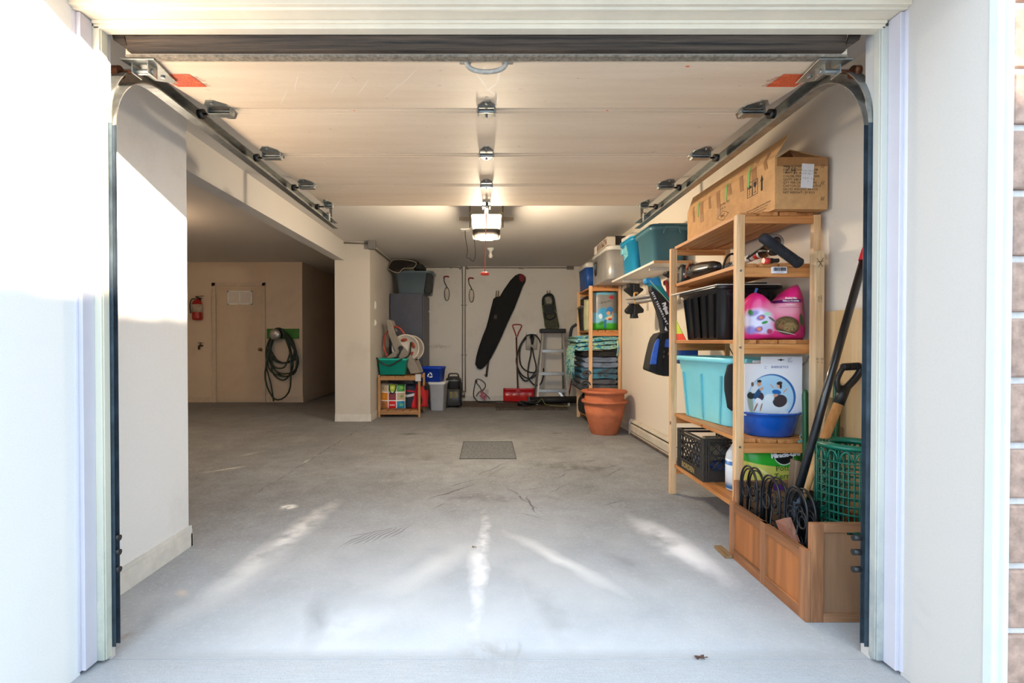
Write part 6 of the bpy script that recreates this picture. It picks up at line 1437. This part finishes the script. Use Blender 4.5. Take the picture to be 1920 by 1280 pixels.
m = MB(); m.prism([(1.413, 4.98, wz+.30), (1.408, 5.07, wz+.24), (1.42, 5.06, wz+.14), (1.43, 4.95, wz+.18)], (-.006, 0, 0)); m.puff([(1.40, wz+.21, wz+.27, 5.12, .08), (1.43, wz+.20, wz+.28, 5.10, .1)], amp=.01)
tag(m.build('plastic_tag', mat('tag_cyan', '7cc4d4', .4, 0, .3, 40)), 'crumpled pale cyan plastic tag on the end of the blue tote', 'plastic tag')
tag(MB().box(1.50, 1.73, 4.30, 4.72, wz+.322, wz+.345).build('black_case', BLACK, bevel=.004), 'thin black case lying on the teal tote lid', 'case')
cl_ = thing('silver_cooler', 'silver metal cooler with a white lid above the back pine shelf', 'cooler', (1.545, 6.0, 1.797))
SV = mat('silver_metal', 'b4b1ad', .32, .35, .12, 4)
c_ = dict(cx=1.545, cy=6.0)
MB().rr([(1.545, 6.0, 1.798, .33, .80, .07), (1.545, 6.0, 1.81, .345, .82, .08), (1.545, 6.0, 2.13, .345, .82, .08)]).build('body', SV, cl_)
MB().rr([(1.545, 6.0, 2.13, .36, .84, .085), (1.545, 6.0, 2.17, .36, .84, .085), (1.545, 6.0, 2.185, .32, .8, .08)]).build('lid', mat('cooler_lid', 'd3cfc8', .4), cl_)
m = MB(); m.prism([(1.367, 6.24, 2.08), (1.367, 6.10, 2.08), (1.367, 6.12, 1.93), (1.367, 6.17, 1.90), (1.367, 6.22, 1.95)], (-.006, 0, 0)); o_ = m.build('badge', BLACK, cl_, bevel=.004)
m = MB(); m.prism([(1.3605, 6.21, 2.055), (1.3605, 6.13, 2.055), (1.3605, 6.14, 1.99), (1.3605, 6.20, 1.99)], (-.001, 0, 0)); m.build('badge_picture', mat('badge_blue', '6f9aa8', .4, 0, .4, 60), o_)
MB().tube(bez([(1.37, 5.75, 2.10), (1.352, 5.78, 2.04), (1.352, 6.0, 2.03), (1.352, 6.05, 2.04), (1.37, 6.08, 2.1)], 4), .008, 8).build('side_handle', mat('cooler_handle', '8a8884', .4, .3), cl_) if 0 else None
bc = thing('blue_cooler', 'blue cooler with a white lid at the far end of the back shelf', 'cooler', (1.50, 6.85, 1.797))
MB().rr([(1.50, 6.84, 1.798, .31, .48, .03), (1.50, 6.84, 2.08, .34, .52, .035)]).build('body', mat('cooler_blue', '1f4f9a', .4, 0, .06), bc)
MB().rr([(1.50, 6.84, 2.08, .355, .535, .04), (1.50, 6.84, 2.13, .355, .535, .04), (1.50, 6.84, 2.15, .31, .5, .04)]).build('lid', mat('cooler_lid', 'd3cfc8', .4), bc)
bxw = thing('photo_box', 'white and brown printed box lying on the silver cooler', 'box', (1.46, 5.9, 2.187))
MB().box(1.375, 1.47, 5.62, 6.30, 2.187, 2.285).build('box', art('photo_box_print', 'c9beb0', [('r', 0, .05, .28, .04, 0, '6a4a38', .1, (1, 18)), ('r', .3, .05, .06, .1, 0, 'e8e4de', .05, 1)], (1, 2), .5), bxw, bevel=.002)
tag(MB().box(1.475, 1.68, 5.65, 6.3, 2.187, 2.30).build('black_box', mat('box_black', '1d1a1c', .4), bevel=.004), 'flat black box behind the white printed box on the cooler', 'box')
tag(MB().puff([(1.44, wz+.34, wz+.40, 5.15, .2), (1.52, wz+.34, wz+.44, 5.15, .36), (1.62, wz+.34, wz+.43, 5.15, .3), (1.70, wz+.34, wz+.39, 5.15, .15)], amp=.03, fr=9).build('plastic_sack', mat('sack_white', 'c9c5bd', .5, 0, .1)), 'crumpled white plastic sack on the bright blue tote', 'sack')

# things hanging under the wall shelf
yk = 4.95
rk = thing('roof_rack_clamp', 'pair of black flared rack clamps hung on a hook under the wall shelf', 'rack clamp', tuple(pt(1191, 597, yk)))
for (dy, sg) in ((0, 1), (0, -1)):
    pass
UP = [(1179, 531), (1200, 531), (1200, 538), (1207, 541), (1207, 544), (1196, 553), (1190, 557), (1183, 551), (1173, 543), (1174, 539), (1179, 538)]
LO = [(1186, 567), (1196, 567), (1208, 580), (1207, 586), (1199, 587), (1196, 588), (1198, 596), (1185, 596), (1186, 588), (1180, 588), (1175, 584), (1175, 580)]
for P_, nm in ((UP, 'upper_clamp'), (LO, 'lower_clamp')):
    o_ = MB().prism([pt(a_, b_, yk) for a_, b_ in P_], (0, .09, 0)).build(nm, BLACK, rk, bevel=.008)
    a_, b_ = (pt(1190, 553, yk), pt(1190, 533, yk)) if nm[0] == 'u' else (pt(1191, 570, yk), pt(1191, 594, yk))
    MB().bar(a_+Vector((0, -.012, 0)), b_+Vector((0, -.012, 0)), .035, .03, up=(0, 1, 0)).build('rib', BLACK, o_, bevel=.006)
hk = MB(); hk.tube(bez([pt(1196, 549, 4.8), pt(1190, 550, 4.8), pt(1189.5, 558, 4.8), pt(1190, 567, 4.8), pt(1194, 568, 4.82), pt(1212, 566, 5.0), pt(1228, 561, 5.2)], 5), .010, 8)
tag(hk.build('utility_hook', mat('hook_tan', 'c79a54', .5, 0, .1)), 'tan coated hook holding grey skis under the wall shelf', 'hook')
for (pa, pb_, y0, y1, w_, lab) in (((1176, 561), (1262, 548), 4.95, 4.2, .085, 'upper grey ski lying level on the tan hook'), ((1178, 568), (1262, 556), 4.97, 4.22, .06, 'lower pale grey ski below the other on the tan hook')):
    q0, q1 = pt(*pa, y0), pt(*pb_, y1); sk_ = MB(); dd_ = q1-q0
    sk_.puff([(0, -.004, .004, 0, .02), (.03, -.012, .012, 0, w_*.8), (.15, -.016, .016, 0, w_), (dd_.length, -.016, .016, 0, w_)], n=16, mx=Matrix.Translation(q0) @ dd_.to_track_quat('X', 'Z').to_matrix().to_4x4())
    tag(sk_.build('ski', mat('ski_grey', '8f8c8a', .4, 0, .15)), lab, 'ski')
# ski bag teal and black
yb_ = 3.92
sb = thing('paddle_bag', 'teal and black paddle bag hanging from the wall beside the pine shelf', 'paddle bag', tuple(pt(1245, 640, yb_)))
A_ = [(1210, 523), (1214, 520), (1224, 521), (1237, 517), (1240, 526), (1242, 535), (1250, 548), (1258, 560), (1262, 570), (1262, 628), (1244, 630), (1240, 600), (1234, 580), (1226, 558), (1221, 545), (1220, 534), (1212, 530)]
n_ = len(A_)
ctr = pt(1240, 570, yb_)
t = NT('paddle_bag_fabric', .6)
def WP(px, py): p_ = pt(px, py, yb_); return p_.x-ctr.x, p_.z-ctr.z
o_ = MB().prism([pt(a_, b_, yb_) for a_, b_ in A_], (0, .08, 0))
shp = []
def ES(px, py, rx, ry, an, hx, so=.05): p_ = WP(px, py); shp.append(('e', p_[0], p_[1], rx/FPX*yb_, ry/FPX*yb_, an, hx, so, 1))
r0_ = Vector(sb.location)
def ES2(px, py, rx, ry, an, hx, so=.05, k='r'):
    p_ = pt(px, py, yb_); shp.append((k, p_.x-r0_.x, p_.z-r0_.z, rx/FPX*yb_, ry/FPX*yb_, an, hx, so, 1))
ES2(1238, 536, 36, 11, -38, '118a86', .1); ES2(1226, 526, 22, 8.5, -12, '2287c0', .2); ES2(1248, 544, 30, 3.5, -58, '1a7fa6', .1); ES2(1240, 550, 34, .8, -48, 'a8c8a0', .1)
o_.build('cover', art('paddle_bag_print', '1a1a1c', shp, (0, 2), .6, var=.1), sb, bevel=.012)
m = MB()
M = face_mx(pt(1237, 578, yb_-.004), pt(1252, 608, yb_)-pt(1228, 557, yb_), Vector((.9, 0, .5)))
m.text('B I T E   T E C H N O L O G Y', .022, M, 0, bold=.001)
m.text('Prijon', .04, face_mx(pt(1248, 578, yb_-.004), pt(1252, 600, yb_)-pt(1243, 575, yb_), Vector((.9, 0, .5))), 0, bold=.003)
m.prism([pt(1246, 619, yb_-.004), pt(1252, 620, yb_-.004), pt(1248, 611, yb_-.004)], (0, .002, 0))
m.build('lettering', WHITEINK, sb)
pk = thing('blue_backpack', 'blue and black backpack hanging below the teal paddle bag', 'backpack', tuple(pt(1245, 705, 3.95)))
yk2 = 3.86; K_ = [(1237, 625), (1262, 618), (1266, 640), (1266, 706), (1245, 705), (1216, 694), (1221, 668), (1227, 643), (1231, 632)]
MB().prism([pt(a_, b_, yk2) for a_, b_ in K_], (0, .16, 0)).build('pack_body', mat('pack_black', '191919', .8, 0, .15), pk, bevel=.012)
MB().prism([pt(a_, b_, yk2-.004) for a_, b_ in ((1233, 634), (1238, 636), (1234, 660), (1231, 683), (1219, 683), (1223, 662), (1228, 643))], (0, .02, 0)).prism([pt(a_, b_, yk2-.004) for a_, b_ in ((1243, 636), (1262, 634), (1262, 652), (1242, 650))], (0, .02, 0)).build('blue_panel', mat('pack_blue', '3a6ad0', .6, 0, .15, 30), pk, bevel=.006)
m = MB()
for q in ((1243, 659), (1243, 668), (1255, 663)): m.cyl(pt(*q, yk2-.005), pt(*q, yk2+.01), .013, 12)
each(m, 'copper_buckle', mat('copper_patch', '8a5a3c', .6, 0, .3), pk)
MB().bar(pt(1244, 628, yk2-.01), pt(1234, 700, yk2-.01), .035, .01, up=(0, 1, 0)).build('strap', mat('pack_strap', '101010', .8), pk)
m = MB(); m.tube(bez([pt(1246, 533, 4.0), pt(1246, 528, 3.95), pt(1250, 529, 3.9), pt(1252, 545, 3.9), pt(1256, 556, 3.9)], 5), .010, 8)
tag(m.build('red_hook', mat('hook_red', 'c2281c', .5)), 'red coated hook beside the teal top of the paddle bag', 'hook')
tag(MB().prism([pt(1250, 512, 3.8), pt(1253, 507, 3.8), pt(1262, 512, 3.8), pt(1262, 519, 3.8)], (0, .1, 0)).build('helmet_visor', BLACK, bevel=.004), 'black visor tip showing beside the second shelf post', 'visor')
m = MB(); q = pt(1262, 530, 3.9); m.lathe([(.001, -.09), (.06, -.07), (.085, 0), (.06, .07), (.001, .09)], (q.x+.04, 3.95, q.z), 20); tag(m.build('grey_helmet', mat('helmet_grey', '9d958a', .45)), 'pale grey helmet hanging behind the far shelf post', 'helmet')
tag(MB().box(1.40, 1.66, 3.62, 3.80, .93, 1.06).build('navy_bag', mat('navy_bag', '26478a', .7, 0, .1), bevel=.02), 'navy blue bag hanging behind the turquoise tote', 'bag') if 0 else None
q0, q1 = pt(1269, 652, 3.62), pt(1301, 668, 3.62)
tag(MB().box(q0.x-.02, q1.x, 3.534, 3.62, q1.z-.05, q0.z).build('navy_pouch', mat('navy_pouch', '26509a', .6, 0, .1), bevel=.015), 'navy blue pouch hanging just above the turquoise tote rim', 'pouch')
m = MB()
# baseboard heater along the right wall
hy0, hy1 = 3.9, 5.75
ht = thing('baseboard_heater', 'long cream baseboard heater running along the foot of the right wall', 'heater', (1.7, 4.8, .03))
def hp(prof, nm, mm, y0=hy0, y1=hy1):
    return MB().prism([(XW(y0)-dx, y0, z) for dx, z in prof], (XW(y1)-XW(y0), y1-y0, 0)).build(nm, mm, ht)
HC = mat('heater_cream', 'd2cabb', .4, 0, .1)
hp([(.001, .03), (.055, .03), (.055, .04), (.02, .05), (.02, .17), (.001, .17)], 'back_plate', HC)
hp([(.035, .055), (.066, .060), (.066, .125), (.05, .135), (.035, .13)], 'front_cover', HC)
hp([(.001, .155), (.055, .15), (.058, .158), (.02, .18), (.001, .18)], 'top_lip', HC)
hp([(.02, .135), (.045, .137), (.045, .149), (.02, .149)], 'fin_slot', mat('slot_dark', '4a4038', .6, .4, .3, 40))
hp([(.001, .012), (.06, .012), (.062, .03), (.001, .03)], 'bottom_channel', mat('heater_base', '7a6a5c', .6, 0, .3), hy0, hy1)
for y0, y1 in ((hy1, hy1+.012), (hy0-.012, hy0)): hp([(.001, .012), (.07, .012), (.07, .15), (.05, .183), (.001, .183)], 'end_cap', HC, y0, y1)
base('baseboard_right_far', (XW(hy1+.02), hy1+.02), (XW(BY), BY), (-1, 0), .08)
base('baseboard_right_near', (XW(1.75), 1.75), (XW(hy0-.02), hy0-.02), (-1, 0), .06) if 0 else None

# fallen leaves
def leaf(px, py, L_, lab, hx, seed):
    random.seed(seed); x, y = FL(px, py); m = MB(); P = []
    for k in range(14):
        a_ = 2*PI*k/14; r_ = L_*(.55+.45*abs(math.cos(a_)))*(1 if k % 2 else .72); P.append((x+r_*math.cos(a_), y+r_*.6*math.sin(a_), .004+.012*random.random()))
    c0 = (x, y, .006); m.add([c0]+P, [(0, 1+k, 1+(k+1) % 14) for k in range(14)])
    m.tube([(x+L_*.8, y, .008), (x+L_*1.4, y+.004, .006)], .0012, 5)
    tag(m.build('fallen_leaf', mat('leaf_'+hx, hx, .8, 0, .3, 60), solid=.0006), lab, 'leaf')
leaf(1312, 1236, .020, 'curled brown leaf on the concrete at the door sill', '6b4a3c', 1)
leaf(888, 1028, .011, 'tiny tan leaf on the middle of the garage floor', '9a7a58', 2)
leaf(1676, 1250, .018, 'brown leaf scrap at the foot of the right door jamb', '8a5a44', 3)

# ================================================================ trees across the drive (they shade the lower walls)
random.seed(31)
def hedge(x, y0, y1, zt):
    r = thing('hedge', 'tall leafy hedge across the driveway facing the garage', 'hedge', (x, (y0+y1)/2, 0))
    n = 40; m = MB(); rg = []
    m.box(x-.5, x+.5, y0, y1, 0, zt-.35)
    m.build('hedge_body', mat('hedge_green', '33482a', .9, 0, .3, 5), r)
    l_ = MB()
    for i in range(7000):
        y = random.uniform(y0, y1); top = zt+.22*noise.noise(Vector((y*.9, 0, 3)))+.12*noise.noise(Vector((y*4, 1, 3)))
        z = top-abs(random.gauss(0, .3)); c_ = Vector((x+random.uniform(-.5, .5), y, z)); s_ = random.uniform(.02, .05)
        u = Vector((random.gauss(0, 1), random.gauss(0, 1), random.gauss(0, 1))).normalized(); v = u.orthogonal().normalized()
        l_.add([c_-u*s_, c_+v*s_*.5, c_+u*s_, c_-v*s_*.5], [(0, 1, 2, 3)])
    l_.build('leaves', mat('leaf_green', '46602f', .8, 0, .2), r)['kind'] = 'stuff'
hedge(15.0, -16, 3.5, 4.27)
